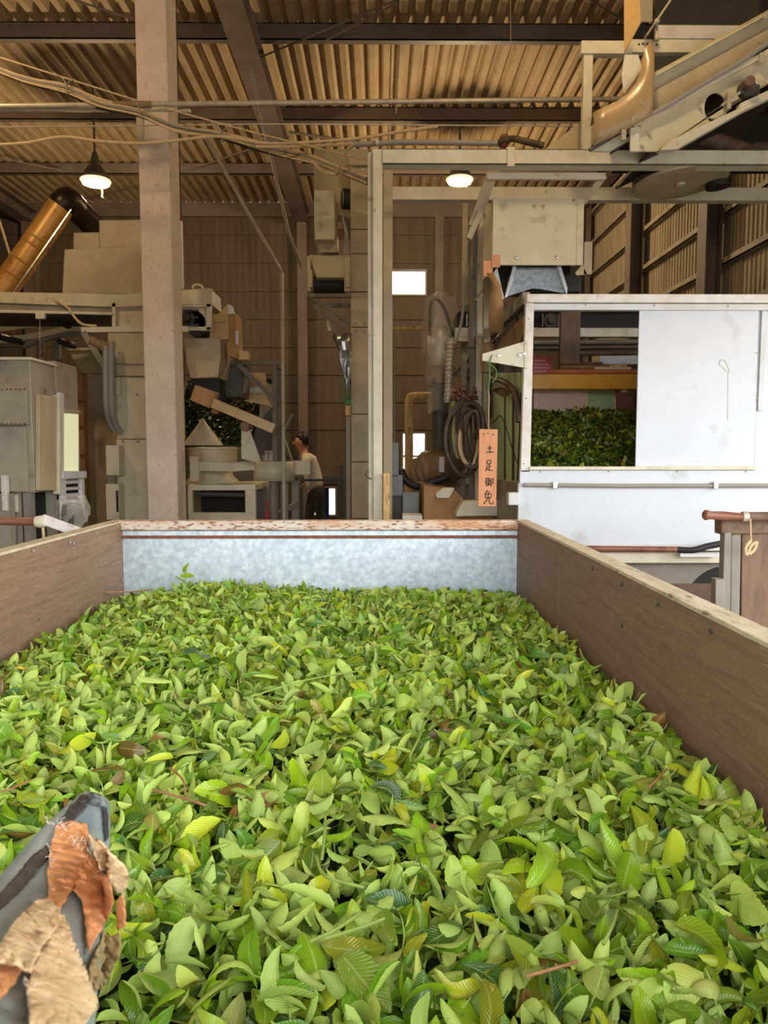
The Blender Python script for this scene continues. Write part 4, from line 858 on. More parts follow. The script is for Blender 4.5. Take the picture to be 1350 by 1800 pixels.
for y0_, y1_, lab in ((783, 836, 'pale junction box on the left side of the beige tower'), (851, 914, 'lower pale junction box at the foot of the beige tower')):
    b = B(); b.pb(186, y0_, 209, y1_, 7.3, .15); o = obj('junction_box', b, M['cream'], bevel=.005); tag(o, lab, 'electrical box')
    q = P(196, y1_, 7.36); b = B(); b.box(q.x - .03, q.x + .03, 7.34, 7.4, 0, q.z + .01); obj('stand', b, M['grey_paint'], o)
    if y0_ > 840: b = B(); b.pb(204, 862, 208, 900, 7.295, .006); obj('slot', b, M['dark_void'], o)
# dark panel wall in the gap
GP = thing('dryer_casing', 'big dull brown dryer casing in the gap between the cabinets and the tower', 'casing', Vector((P(170, 850, 8.6).x, 8.9, 0)))
b = B(); q0 = P(144, 760, 8.6); q1 = P(200, 760, 8.6); b.box(q0.x, q1.x, 8.6, 9.4, 0, P(170, 656, 8.6).z); obj('casing_body', b, M['cream_dark'], GP, bevel=.008)
b = B(); b.pp([(118, 616), (196, 618), (196, 656), (145, 656)], 8.55, .6); obj('sloping_hood', b, M['cream_dark'], GP, bevel=.004)
b = B(); b.pb(115, 611, 190, 616, 8.5, .1); obj('hood_lip', b, M['cream'], GP)
b = B(); b.pb(134, 655, 148, 900, 8.4, .12); obj('frame_post', b, M['card'], GP)
for yy in (704, 748, 798, 843):
    b = B(); b.pb(134, yy, 149, yy + 4, 8.38, .02); obj('post_band', b, M['rust'], GP)

# ================================================================== drying cabinets at left
YD = 5.5
DC = thing('drying_cabinet', 'large dull grey drying cabinet with riveted panels at the left edge', 'cabinet', Vector((P(0, 800, YD).x - .4, 6.0, 0)))
xr = P(55, 700, YD).x; zt = P(30, 633, YD).z; zl = P(30, 866, YD).z
xl = xr - 2.2
b = B(); b.box(xl, xr, YD, 5.9, zl, zt); obj('cabinet_body', b, M['warm_grey'], DC, bevel=.008)
b = B(); b.box(xl, xr + .02, YD - .02, 5.92, zt, zt + .02); obj('top_sheet', b, M['cream_worn'], DC, bevel=.004)
b = B(); b.pb(-60, 682, 46, 747, YD - .05, .045); fp = obj('riveted_plate', b, M['blue_grey'], DC, bevel=.003)
b = B(); b.pb(-60, 752, 46, 864, YD - .05, .045); fp2 = obj('lower_plate', b, M['blue_grey'], DC, bevel=.003)
for k in range(6):
    for yy, par in ((684, fp), (745, fp)):
        q = P(4 + k * 8, yy, YD - .052); b = B(); b.ball(q, .008, n=6); obj('rivet', b, M['rust'], par)
def side(pts, X, d): b = B(); b.px(pts, X, d); return b
obj('side_door', side([(62, 693), (93, 697), (93, 862), (62, 862)], xr + .002, .03), M['cream_dark'], DC, bevel=.004)
obj('door_frame', side([(93.5, 694), (97, 695), (97, 870), (93.5, 868)], xr + .002, .05), M['cream_worn'], DC, bevel=.002)
for x_ in (20, 38):
    b = B(); q = P(x_, 870, YD); b.box(q.x, q.x + .06, YD + .02, YD + .08, 0, zl); obj('leg', b, M['grey_paint'], DC)
for yy in (5.83,):
    b = B(); b.box(xr - .07, xr - .01, yy, yy + .06, 0, zl); obj('leg', b, M['grey_paint'], DC)
b = B(); b.pb(15, 870, 30, 900, YD - .0, .05); obj('switch_plate', b, M['cream_worn'], DC)
b = B(); b.pb(2, 836, 11, 898, YD - .12, .05); obj('pull_handle', b, M['white_worn'], DC, bevel=.004)
b = B(); b.pb(-60, 868, 18, 980, YD - .1, .08); o = obj('grey_panel', b, M['blue_grey'], DC)
# second cabinet with a lit panel, its side carries on behind the first
SC = thing('lit_cabinet', 'second cabinet with a glowing yellowish panel above a white louvre rack', 'cabinet', Vector((xr - .6, 6.2, 0)))
zs2 = PX(118, 846, xr).z
b = B(); b.box(xl, xr - .004, 5.94, PX(138, 700, xr).y, zs2, PX(118, 640, xr).z); obj('cabinet_body', b, M['warm_grey'], SC, bevel=.006)
obj('glowing_panel', side([(107, 726), (136, 728), (136, 828), (107, 828)], xr - .002, .01), M['lit_pane'], SC)
obj('panel_frame', side([(99, 690), (106, 692), (106, 832), (99, 832)], xr - .002, .03), M['white_paint'], SC, bevel=.002)
obj('panel_frame', side([(105, 718), (137, 721), (137, 727), (105, 725)], xr - .002, .02), M['cream_dark'], SC, bevel=.002)
obj('sill', side([(98, 829), (140, 828), (140, 840), (98, 842)], xr - .002, .06), M['white_paint'], SC, bevel=.003)
obj('rack_back', side([(104, 842), (142, 841), (142, 905), (104, 912)], xr - .03, .01), M['dark_void'], SC)
obj('rack_frame', side([(103, 842), (109, 842), (111, 912), (105, 912)], xr - .002, .03), M['white_paint'], SC)
obj('rack_frame', side([(137, 841), (142, 841), (143, 906), (138, 906)], xr - .002, .03), M['white_paint'], SC)
for k in range(5): obj('slat', side([(108, 846 + k * 11), (139, 844 + k * 11), (139, 849 + k * 11), (108, 851 + k * 11)], xr - .01, .03), M['white_paint'], SC)
b = B(); b.box(xl, xr - .04, 5.96, PX(140, 700, xr).y - .02, 0, zs2); obj('plinth', b, M['dark_grey'], SC)
# film strip hanging above the cabinet
b = B(); rows = [[P(64 + 2 * math.sin(y_), y_, 7.62), P(70, y_, 7.59), P(76 + 1.5 * math.cos(y_), y_, 7.64)] for y_ in range(598, 642, 4)]
b.grid(rows); o = obj('foil_strip', b, M['bright_metal'], solid=.003); tag(o, 'shiny crumpled foil strip hanging above the drying cabinet', 'strip'); b = B(); b.tube([P(70, 600, 7.6), P(70, 552, 7.6)], .004, 6); obj('hanging_wire', b, M['zinc_pipe'], o)

# ================================================================== RIGHT OF THE PILLAR: rolling line
b = B(); b.pp([(318, 510), (369, 506), (371, 534), (318, 536)], YO - .03, .5); o = obj('end_cover', b, M['cream'], OC, bevel=.004)
b = B(); b.tube(smooth_curve([P(338, 507, YO + .1), P(342, 501, YO + .1), P(352, 501, YO + .1), P(357, 507, YO + .1)]), .012, 8); obj('lift_handle', b, M['cream_worn'], OC)
DH = thing('discharge_hood', 'tan cardboard discharge hood with white paper at the conveyor end', 'hood', P(390, 600, 7.9))
b = B(); b.pp([(371, 566), (400, 534), (402, 596), (368, 596)], 7.75, .02); b.pp([(369, 552), (396, 552), (396, 566), (372, 566)], 7.72, .03); obj('hood_side', b, M['vinyl_tan'], DH)
b = B(); b.pp([(400, 552), (414, 550), (417, 630), (401, 626)], 7.8, .35); obj('hood_front', b, M['card'], DH, bevel=.004)
b = B(); b.pp([(400, 534), (409, 538), (412, 552), (400, 552)], 7.77, .02); b.pp([(414, 580), (418, 582), (418, 606), (414, 604)], 7.77, .02); obj('paper', b, M['white_panel'], DH)
b = B(); b.pp([(415, 610), (425, 616), (437, 618), (437, 632), (415, 632)], 7.9, .1); obj('wood_block', b, M['vinyl_tan'], DH)
CHU = thing('drop_chute', 'tapered cream chute under the conveyor end right of the pillar', 'chute', P(357, 665, 7.9))
b = B(); b.pp([(324, 594), (386, 594), (388, 626), (383, 663), (335, 665), (328, 640)], 7.7, .5); obj('chute_body', b, M['cream_dark'], CHU, bevel=.006)
b = B(); b.pp([(336, 665), (384, 663), (388, 706), (334, 706)], 7.85, .3); obj('rubber_curtain', b, M['rubber'], CHU)
CH2 = thing('second_chute', 'grey tapered chute next to the drop chute under the frame', 'chute', P(408, 690, 8.3))
b = B(); b.pp([(396, 640), (432, 640), (426, 698), (391, 698)], 8.3, .4); obj('chute_body', b, M['dark_grey'], CH2, bevel=.006)
b = B(); b.pp([(431, 650), (440, 652), (432, 690), (426, 692)], 8.25, .1); obj('chute_lip', b, M['frame_brown'], CH2)
# frame
FR = thing('chute_stand', 'brownish steel frame holding the chutes beside the thin pole', 'stand', Vector((P(485, 900, 8.2).x, 8.4, 0)))
b = B(); b.pp([(404, 634), (490, 634), (490, 641), (404, 641)], 8.2, .06); obj('top_beam', b, M['frame_brown'], FR, bevel=.003)
b = B(); q0 = P(479, 700, 8.2); q1 = P(486, 700, 8.2); b.box(q0.x, q1.x, 8.2, 8.26, 0, P(482, 636, 8.2).z); obj('post', b, M['frame_brown'], FR, bevel=.003)
b = B(); q0 = P(489, 700, 8.9); q1 = P(498, 700, 8.9); b.box(q0.x, q1.x, 8.9, 8.96, 0, P(482, 655, 8.9).z); obj('post', b, M['frame_brown'], FR, bevel=.003)
b = B(); b.beam(P(418, 640, 8.22), P(487, 706, 8.22), .05, .05, (0, 1, 0)); obj('brace', b, M['frame_brown'], FR)
b = B(); b.beam(P(484, 640, 8.22), P(494, 648, 8.9), .05, .05); obj('side_beam', b, M['frame_brown'], FR)
# tan hood panel
b = B(); b.pp([(438, 655), (466, 655), (470, 690), (433, 690)], 8.8, .03); b.pp([(432, 691), (464, 689), (478, 716), (470, 712), (430, 705)], 8.78, .03); o = obj('tan_hood', b, M['vinyl_tan']); tag(o, 'tan folded hood behind the frame brace', 'hood')
b = B(); b.pp([(435, 681), (465, 680), (466, 690), (434, 691)], 8.76, .015); obj('pale_band', b, M['white_paint'], o)
# dark wing panel
b = B(); b.pp([(468, 725), (478, 716), (478, 800), (450, 800), (446, 760)], 9.1, .05); o = obj('grey_wing', b, M['dark_grey']); tag(o, 'dark grey side plate behind the slanting arm', 'plate')
# rolling machine
RM = thing('rolling_machine', 'cream tea rolling machine with cone and round drum on a white table', 'machine', Vector((P(375, 900, 8.3).x, 8.6, 0)))
c = P(357, 783, 8.6); s = 8.6 / F
b = B(); b.lathe(c, [(0, 0), (34 * s, 0), (33 * s, 4 * s), (5 * s, 41 * s), (3 * s, 46 * s), (0, 47 * s)], 32, cap=False); obj('cone', b, M['cream'], RM)
b = B(); b.ball(P(369, 735, 8.55) - Vector((0, 0, 0)), .02, n=8); obj('cone_knob', b, M['bright_metal'], RM)
c = P(374, 812, 8.6); b = B(); b.lathe(c, [(0, 0), (41 * s, 0), (42 * s, 2 * s), (42 * s, 21 * s), (43 * s, 22 * s), (43 * s, 25 * s), (40 * s, 26 * s), (0, 26 * s)], 40, cap=False); obj('upper_drum', b, M['cream'], RM)
c = P(374, 850, 8.6); b = B(); b.lathe(c, [(0, 0), (46 * s, 0), (44 * s, 6 * s), (36 * s, 14 * s), (34 * s, 22 * s), (0, 22 * s)], 40, cap=False); obj('lower_drum', b, M['cream'], RM)
b = B(); b.pp([(348, 812), (406, 813), (448, 811), (448, 826), (410, 829), (348, 828)], 8.1, .05); obj('guard_band', b, M['cream'], RM, bevel=.004)
b = B(); b.pb(333, 803, 349, 846, 8.05, .2); obj('gear_box', b, M['cream'], RM, bevel=.008)
b = B(); q = P(330, 852, 8.1); z1 = P(390, 852, 8.1).z; z0 = P(390, 862, 8.1).z
b.box(q.x, P(449, 852, 8.1).x, 8.1, 9.1, z0, z1); obj('table_top', b, M['cream_worn'], RM, bevel=.004)
for x0_, x1_ in ((330, 338), (431, 449)):
    for yy in (8.1, 9.0):
        b = B(); b.box(P(x0_, 880, 8.1).x, P(x1_, 880, 8.1).x, yy, yy + .08, 0, z0); obj('leg', b, M['cream_worn'], RM, bevel=.003)
b = B(); b.box(P(338, 880, 8.1).x, P(431, 880, 8.1).x, 8.1, 8.15, P(390, 916, 8.1).z, P(390, 901, 8.1).z); obj('cross_rail', b, M['cream_worn'], RM)
b = B(); b.box(P(338, 880, 8.1).x, P(431, 880, 8.1).x, 8.5, 8.6, P(390, 905, 8.1).z, P(390, 862, 8.1).z); obj('dark_tray', b, M['dark_void'], RM)
b = B(); b.tube([P(338, 868, 8.2), P(430, 870, 8.2)], .03, 10); obj('drive_shaft', b, M['dark_grey'], RM)
c = P(396, 851, 8.15); b = B(); b.lathe(c, [(.0, 0), (.08, 0), (.085, .006), (0, .012)], 20, cap=False); obj('disc', b, M['zinc_pipe'], RM)
# arm with gear box
AR = thing('press_arm', 'tan press arm slanting down from a small box above the cone', 'arm', P(400, 700, 7.6))
b = B(); b.pp([(343, 676), (379, 689), (369, 718), (333, 703)], 7.55, .2); obj('arm_box', b, M['card'], AR, bevel=.008)
b = B(); b.beam(P(366, 705, 7.62), P(482, 754, 7.62), .1, .09, (0, 1, 0)); obj('arm_bar', b, M['vinyl_tan'], AR, bevel=.006)
b = B(); b.lathe(P(432, 750, 7.6), [(0, -.06), (.045, -.06), (.05, .0), (0, .06)], 12, (0, 1, 0), cap=False); b.pp([(424, 742), (445, 742), (440, 752), (424, 754)], 7.6, .1); obj('pivot', b, M['copper_pipe'], AR)
b = B(); b.pp([(374, 718), (384, 722), (380, 728), (370, 724)], 7.62, .08); obj('lever', b, M['card'], AR)
b = B(); b.pp([(424, 748), (437, 752), (458, 810), (446, 812), (424, 806)], 7.62, .05); o = obj('triangle_plate', b, M['cream'], AR, bevel=.003)
# round spouts
SP = thing('round_spout', 'cream half round spout tray jutting towards the working person', 'tray', Vector((P(485, 880, 8.0).x, 8.2, 0)))
b = B(); s = 8.0 / F; c = P(482, 845, 8.2)
n = 30; outer = [Vector((c.x + 36 * s * math.sin(t), 8.2 - 30 * s * math.cos(t), c.z)) for t in [-PI / 2 + PI * k / n for k in range(n + 1)]]
zt_ = P(482, 811, 8.2).z
b.grid([outer, [Vector((v.x, v.y, zt_)) for v in outer]]); obj('rim_sheet', b, M['cream'], SP, solid=.01)
b = B(); b.prism([Vector((v.x, v.y, c.z)) for v in outer], (0, 0, .01)); obj('tray_floor', b, M['cream_dark'], SP)
b = B(); b.box(P(516, 825, 8.3).x, P(545, 825, 8.3).x, 8.3, 8.31, P(530, 834, 8.3).z, P(530, 810, 8.3).z); o = obj('tray_wing', b, M['cream'], SP)
b = B(); b.cyl(Vector((c.x, 8.15, 0)), Vector((c.x, 8.15, c.z)), .05, n=12); obj('pedestal', b, M['grey_paint'], SP)
for q in ((468, 800), (476, 801)):
    b = B(); b.cyl(P(q[0], 810, 8.1), P(q[0], 792, 8.1), .022, n=12); o = obj('glass_jar', b, M['plastic_film']); tag(o, 'small clear jar standing on the round spout tray, ' + ('left one' if q[0] == 468 else 'right one'), 'jar', 'jars on the spout tray')
# thin pole with diagonal conduit
b = B(); b.tube([P(362, 243, 6.6), P(376, 268, 6.75), P(494, 477, 7.8), P(495.5, 481, 7.8), Vector((P(497, 700, 7.8).x, 7.8, 0.0))], .018, 8); o = obj('conduit_pole', b, M['zinc_pipe']); tag(o, 'thin conduit dropping diagonally from the ceiling then straight down as a pole', 'conduit')
b = B(); b.tube([P(440, 118, 7.6), P(508, 410, 8.0), P(530, 470, 8.2)], .016, 8); o = obj('conduit', b, M['cable_grey']); tag(o, 'long thin grey conduit running along the central rafter', 'conduit')
b = B(); b.tube([P(500, 755, 8.5), P(513, 730, 8.5)], .02, 8); b.tube([P(513, 730, 8.5), P(514, 728, 8.5)], .03, 8); o = obj('lever_rod', b, M['grey_paint']); tag(o, 'short lever rod leaning right of the thin pole', 'lever')
b = B(); b.tube([P(500, 772, 8.5), P(514, 812, 8.3)], .012, 6); obj('stay', b, M['grey_paint'], o)
# red extinguisher-like rod, wooden struts low
b = B(); b.cyl(P(470, 898, 8.0), P(469, 914, 8.0), .02, n=10); b.cyl(P(469, 880, 8.0), P(470, 898, 8.0), .008, n=8); o = obj('red_tool', b, M['red_paint']); tag(o, 'small red upright tool below the round spout tray', 'tool')
b = B(); b.beam(Vector((P(500, 840, 8.4).x, 8.4, 0)), P(500, 840, 8.4), .08, .08); b.beam(Vector((P(519, 845, 8.6).x, 8.6, 0)), P(519, 845, 8.6), .08, .08); b.beam(P(476, 910, 8.3), P(524, 884, 8.5), .05, .05); o = obj('low_stand', b, M['grey_paint']); tag(o, 'low grey stand with slanting rail below the spout tray', 'stand')
b = B(); b.pb(447, 862, 474, 914, 8.7, .1); q = P(460, 914, 8.7); b.box(P(450, 914, 8.7).x, P(472, 914, 8.7).x, 8.72, 8.78, 0, q.z); o = obj('grey_box', b, M['grey_paint'], bevel=.005); tag(o, 'grey box standing between the table leg and the low stand', 'box')
# ================================================================== central elevator
CE = thing('bucket_elevator', 'tall narrow brownish elevator shaft rising beside the gantry post', 'elevator', Vector((P(632, 900, 7.6).x, 7.8, 0)))
zs = [0] + [P(632, y_, 7.6).z for y_ in (912, 812, 728, 575, 513, 446, 403, 264)]
for i in range(len(zs) - 1):
    b = B(); b.box(P(617, 600, 7.6).x, P(648, 600, 7.6).x, 7.6, 8.0, zs[i] + .004, zs[i + 1] - .004); obj('shaft_section', b, M['cream_dark'], CE, bevel=.004)
for xx in (625, 640):
    for yy in (568, 582):
        p = P(xx, yy, 7.598); b = B(); b.cyl(p, p - Vector((0, .01, 0)), .01, n=8); obj('bolt', b, M['grey_paint'], CE)
b = B(); b.box(P(552, 300, 7.9).x, P(617, 300, 7.9).x, 7.9, 8.3, P(580, 402, 7.9).z, P(580, 262, 7.9).z); obj('head_casing', b, M['cream_dark'], CE, bevel=.006)
b = B(); b.pb(614, 262, 648, 290, 7.55, .02); obj('head_flange', b, M['cream_dark'], CE)
b = B(); x0 = P(553, 380, 7.2).x; x1 = P(588, 380, 7.2).x; b.box(x0, x1, 7.2, 7.88, P(570, 421, 7.2).z, P(570, 334, 7.2).z); obj('outlet_box', b, M['cream'], CE, bevel=.006)
b = B(); b.pp([(556, 420), (590, 420), (594, 443), (562, 443)], 7.35, .4); obj('outlet_spout', b, M['cream_dark'], CE)
b = B(); b.lathe(P(610, 350, 7.7), [(0, -.05), (.1, -.05), (.1, .05), (0, .05)], 20, (1, .2, 0), cap=False); obj('drive_wheel', b, M['rubber'], CE)
b = B(); b.pp([(600, 370), (605, 385), (612, 410), (612, 446), (603, 446), (606, 412)], 7.5, .01); obj('steel_flap', b, M['bright_metal'], CE)
EH = thing('receiving_hopper', 'brownish receiving hopper with black roller below the elevator outlet', 'hopper', P(578, 515, 7.5))
b = B(); b.pp([(543, 448), (614, 448), (605, 488), (556, 488)], 7.4, .5); obj('hopper_body', b, M['cream_dark'], EH, bevel=.005)
for x0_, x1_ in ((540, 551), (605, 616)):
    b = B(); b.pb(x0_, 450, x1_ - 5 if x0_ < 600 else x1_, 512, 7.38, .05); b.pb(x0_ + 2, 475, x1_ - 2, 505, 7.36, .04); obj('side_bracket', b, M['cream_dark'], EH, bevel=.003)
b = B(); b.cyl(P(552, 501, 7.6), P(606, 501, 7.6), .085, n=18); obj('roller', b, M['belt_black'], EH)
b = B(); b.pb(540, 516, 617, 522, 7.4, .06); obj('shelf_angle', b, M['frame_brown'], EH)
for a, c in (((545, 521), (616, 566)), ((551, 538), (608, 577))):
    b = B(); b.beam(P(*a, 7.43), P(*c, 7.5), .04, .03, (0, 1, 0)); obj('brace', b, M['frame_brown'], EH)
b = B(); b.pb(570, 533, 617, 539, 7.7, .05); obj('cross_bar', b, M['frame_brown'], EH)
b = B(); b.pb(574, 558, 580, 575, 7.5, .03); b.pb(576, 575, 582, 582, 7.49, .04); obj('clamp', b, M['cream_dark'], EH)
# film hanging by the elevator
b = B(); rows = []
for i, (xa_, xb_, y_) in enumerate(((582, 618, 586), (588, 618, 600), (594, 618, 615), (597, 618, 630), (601, 617, 645), (606, 617, 665), (608, 616, 700))):
    rows.append([P(xa_ + (xb_ - xa_) * k / 5, y_, 7.3 + .05 * math.sin(k * 2.3 + i * 1.4)) for k in range(6)])
b.grid(rows); o = obj('silver_film', b, M['bright_metal'], solid=.003); tag(o, 'crumpled silvery film hanging against the elevator shaft', 'film')
b = B(); b.pb(605, 660, 617, 711, 7.4, .04); o = obj('green_bottle', b, M['string_green']); tag(o, 'small green strip low on the elevator shaft below the silvery film', 'strip')
b = B(); b.pb(607, 713, 616, 730, 7.4, .06); o = obj('tan_bracket', b, M['pale_wood'], bevel=.003); tag(o, 'small tan bracket below the green strip on the elevator shaft', 'bracket')
b = B(); q = P(612, 800, 7.5); b.box(q.x - .02, q.x + .02, 7.5, 7.55, 0, P(612, 730, 7.5).z); o = obj('slim_pipe', b, M['grey_paint']); tag(o, 'slim grey upright pipe hugging the elevator shaft foot', 'pipe')
# low things by the far doorway
b = B(); b.pb(528, 838, 600, 850, 14.0, .9); q = P(560, 850, 14)
for xx in (530, 598): qx = P(xx, 880, 14).x; b.box(qx - .04, qx + .04, 14.0, 14.08, 0, q.z)
o = obj('dark_bench', b, M['dark_grey'], bevel=.005); tag(o, 'dark workbench in front of the low bright opening behind the person', 'bench')
b = B(); b.pb(569, 858, 578, 893, 14.6, .1); b.box(P(569, 890, 14.6).x, P(578, 890, 14.6).x, 14.62, 14.68, 0, P(573, 892, 14.6).z); o = obj('blue_cloth', b, M['blue_cloth']); tag(o, 'blue cloth hanging in the low bright opening behind the person', 'cloth')
b = B(); b.pb(598, 818, 604, 914, 11.0, .06); q = P(601, 914, 11.); b.box(q.x - .03, q.x + .03, 11.02, 11.06, 0, q.z); o = obj('dark_stand', b, M['dark_grey']); tag(o, 'dark upright stand left of the elevator shaft foot', 'stand')
b = B(); b.pb(534, 842, 612, 846, 10.9, .05); obj('stand_bar', b, M['dark_grey'], o)
# post left of pillar opening: white strip seen beside pillar top
b = B(); q0 = P(315, 440, 7.2); b.box(q0.x, P(320, 440, 7.2).x, 7.2, 7.24, P(318, 508, 7.2).z, P(318, 388, 7.2).z); o = obj('white_strip', b, M['white_paint']); tag(o, 'narrow white strip upright just right of the pillar', 'strip')
b = B(); b.tube([o.location + Vector((0, .02, .0)), Vector((o.location.x, o.location.y + .02, ZR))], .006, 6); obj('hanger', b, M['dark_grey'], o)

# ================================================================== LAMPS
def lamp(px_, py_, Y, label, c=None, watt=110):
    c = c or P(px_, py_, Y); R0 = 24 * Y / F * (48 / 48)
    R0 = .19
    t = thing('high_bay_lamp', label, 'lamp', c, 'high bay lamps under the roof')
    b = B(); b.lathe(c, [(R0 * .98, .0), (R0 * .92, .05), (R0 * .72, .12), (R0 * .45, .19), (R0 * .3, .22), (R0 * .26, .3), (R0 * .18, .36), (R0 * .1, .38)], 28, cap=False); obj('shade', b, M['dark_grey'], t, solid=.004)
    b = B(); b.lathe(c, [(R0 * .7, .0), (R0 * 1.08, -.005), (R0 * 1.1, -.02), (R0 * .95, -.06), (R0 * .6, -.075), (R0 * .58, -.03)], 28, cap=False); obj('lens_ring', b, M['lamp_lens'], t)
    b = B(); b.lathe(c, [(0, -.07), (R0 * .62, -.07), (R0 * .72, -.02), (R0 * .72, .04), (0, .05)], 24, cap=False); obj('glowing_lens', b, M['lamp_glow'], t)
    b = B(); b.tube([c + Vector((0, 0, .38)), c + Vector((.0, 0, ZR + .005 - c.z))], .016, 8); obj('stem', b, M['dark_grey'], t)
    b = B(); b.tube([c + Vector((.1, -.02, -.03)), c + Vector((.1, -.02, -.25))], .012, 6); b.tube([c + Vector((.15, -.02, -.03)), c + Vector((.15, -.02, -.1))], .01, 6); obj('pull_strap', b, M['string'], t)
    l = bpy.data.lights.new('lamp_light', 'POINT'); l.energy = watt; l.color = (1.0, .74, .42); l.shadow_soft_size = .12
    o = bpy.data.objects.new('lamp_light', l); COL.objects.link(o); o.parent = t; o.location = (0, 0, -.2)
lamp(168, 316, 10.9, 'high bay lamp glowing warm left of the concrete pillar')
lamp(808, 314, 11.8, 'high bay lamp glowing warm just above the rear gantry beam')

z_ = P(168, 316, 10.9).z  # two unseen lamps added, carrying on the rows, for their warm light
lamp(0, 0, 0, 'high bay lamp added out of view to the left row, nearer than the one left of the pillar', Vector((P(168, 316, 10.9).x, 5.0, z_)), 48)
lamp(0, 0, 0, 'high bay lamp added out of view to the right row, nearer than the one above the rear beam', Vector((P(808, 314, 11.8).x - .2, 3.6, z_)), 28)

# ================================================================== PIPES AND CABLES
YW = 6.35
b = B(); b.tube([P(-40, 187, YW), P(1100, 174, YW)], .021, 12); o = obj('water_pipe', b, M['zinc_pipe']); tag(o, 'long galvanised pipe crossing the hall below the purlins', 'pipe')
b = B(); b.tube([P(200, 184, YW), P(266, 184, YW)], .028, 12); obj('taped_joint', b, M['tape_brown'], o)
b = B(); b.tube([P(-40, 194, YW + .03), P(325, 194.5, YW + .03)], .011, 8); b.tube([P(322, 194.5, YW + .03), P(335, 195, YW + .03)], .016, 8); o = obj('thin_pipe', b, M['zinc_pipe']); tag(o, 'thinner pipe ending just right of the pillar under the long pipe', 'pipe')
b = B(); b.tube([P(-40, 224, YW), P(480, 218, YW), P(1020, 222, YW)], .006, 6); o = obj('support_wire', b, M['zinc_pipe']); tag(o, 'taut level wire stretched across the hall under the long pipe', 'wire')
b = B(); b.tube([P(-60, 82, YW), P(245, 178, YW), P(450, 234, YW), P(644, 281, YW - .9)], .007, 6); o = obj('messenger_wire', b, M['cable_tan']); tag(o, 'slanting carrier wire from the upper left corner to the gantry post', 'wire')
CB = thing('cable_bundle', 'drooping bundle of tan and dark cables hung from the slanting carrier wire', 'cables', P(385, 240, YW))
main = [(-50, 100), (0, 124), (50, 143), (115, 157), (175, 182), (245, 198), (310, 226), (385, 238), (450, 256), (500, 268), (550, 280), (590, 296), (645, 318)]
for i in range(7):
    off = (i - 3) * 2.2; sg = 1.6 * math.sin(i * 2.1)
    pts = [P(x_, y_ + off * (1 - .3 * math.sin(j * 1.3 + i)) + sg * math.sin(j * 2 + i), YW - .02 * (i % 3) - (.9 * max(0, (x_ - 500) / 145))) for j, (x_, y_) in enumerate(main)]
    b = B(); b.tube(smooth_curve(pts, 5), .0088 if i < 6 else .008, 6); obj('cable', b, M['rubber'] if i == 6 else M['cable_grey'] if i == 2 else M['cable_tan'], CB)
for x_, y_, yt in ((117, 157, 136), (245, 197, 178), (390, 240, 220), (473, 262, 244)):
    b = B(); b.tube(smooth_curve([P(x_ - 22, yt - 8, YW), P(x_ - 6, yt + 3, YW - .02), P(x_, y_ - 6, YW - .05), P(x_ + 1, y_ + 9, YW - .06)]), .006, 6); b.tube(smooth_curve([P(x_ + 15, yt + 3, YW), P(x_ + 4, yt + 8, YW - .02), P(x_, y_ - 4, YW - .05)]), .005, 6); obj('tie_loop', b, M['cable_grey'], CB)
lowc = [(-50, 256), (40, 252), (110, 241), (180, 249), (250, 252), (320, 246), (385, 240), (470, 252), (560, 249), (640, 242), (700, 232), (770, 222)]
b = B(); b.tube(smooth_curve([P(x_, y_, YW - .1) for x_, y_ in lowc], 6), .013, 8); o = obj('low_cable', b, M['cable_tan']); tag(o, 'single tan cable waving below the level wire', 'cable')
b = B(); b.tube(smooth_curve([P(450, 258, YW - .1), P(520, 258, YW - .3), P(620, 253, YW - .9)], 6), .012, 8); b.tube(smooth_curve([P(550, 283, 5.9), P(566, 300, 5.8), P(590, 306, 5.7), P(598, 290, 5.6), P(612, 262, 5.5), P(630, 254, 5.4)], 6), .012, 8); o = obj('looped_cable', b, M['cable_tan']); tag(o, 'looped cable end hanging left of the gantry post top', 'cable')
b = B(); b.tube([P(622, 254, 5.4), P(705, 250, 5.35), P(880, 252, 5.3)], .019, 12); o = obj('cable_conduit', b, M['cable_grey']); tag(o, 'grey conduit lying just above the gantry beam', 'conduit')
for x_ in (663, 712): 
    b = B(); b.tube([P(x_ - 3, 250.5, 5.36), P(x_ + 3, 250.5, 5.36)], .024, 12); obj('conduit_coupling', b, M['zinc_pipe'], o)
b = B(); b.tube(smooth_curve([P(880, 252, 5.3), P(890, 246, 5.25), P(905, 244, 5.22), P(920, 248, 5.2), P(955, 256, 5.15)]), [.03 if k < 8 else .022 for k in range(25)], 12); o = obj('bent_hose', b, M['hose']); tag(o, 'short brown bent hose at the end of the conduit on the beam', 'hose')
b = B(); b.lathe(P(886, 248, 5.28), [(0, -.02), (.045, -.02), (.05, .01), (.03, .03), (0, .03)], 14, (1, .3, 0), cap=False); obj('end_flange', b, M['rust'], o)
# pull chain lines at upper middle
b = B(); b.tube([P(897, -30, 6.37), P(898, 100, 6.37), P(899, 176, 6.37)], .002, 6); o = obj('hanging_string', b, M['cable_tan']); tag(o, 'thin string hanging straight down to the long pipe', 'string')
b = B(); b.tube(smooth_curve([P(897, 72, 6.37), P(905, 105, 6.37), P(930, 138, 6.37), P(966, 176, 6.37)]), .002, 6); o = obj('slack_string', b, M['cable_tan']); tag(o, 'slack curved string beside the hanging string', 'string')
# steel plate on pillar
b = B(); b.pb(240, 204, 251, 250, YPL - .012, .01); o = obj('perforated_strip', b, M['zinc_pipe']); tag(o, 'short perforated steel strip fixed on the pillar face', 'strip')

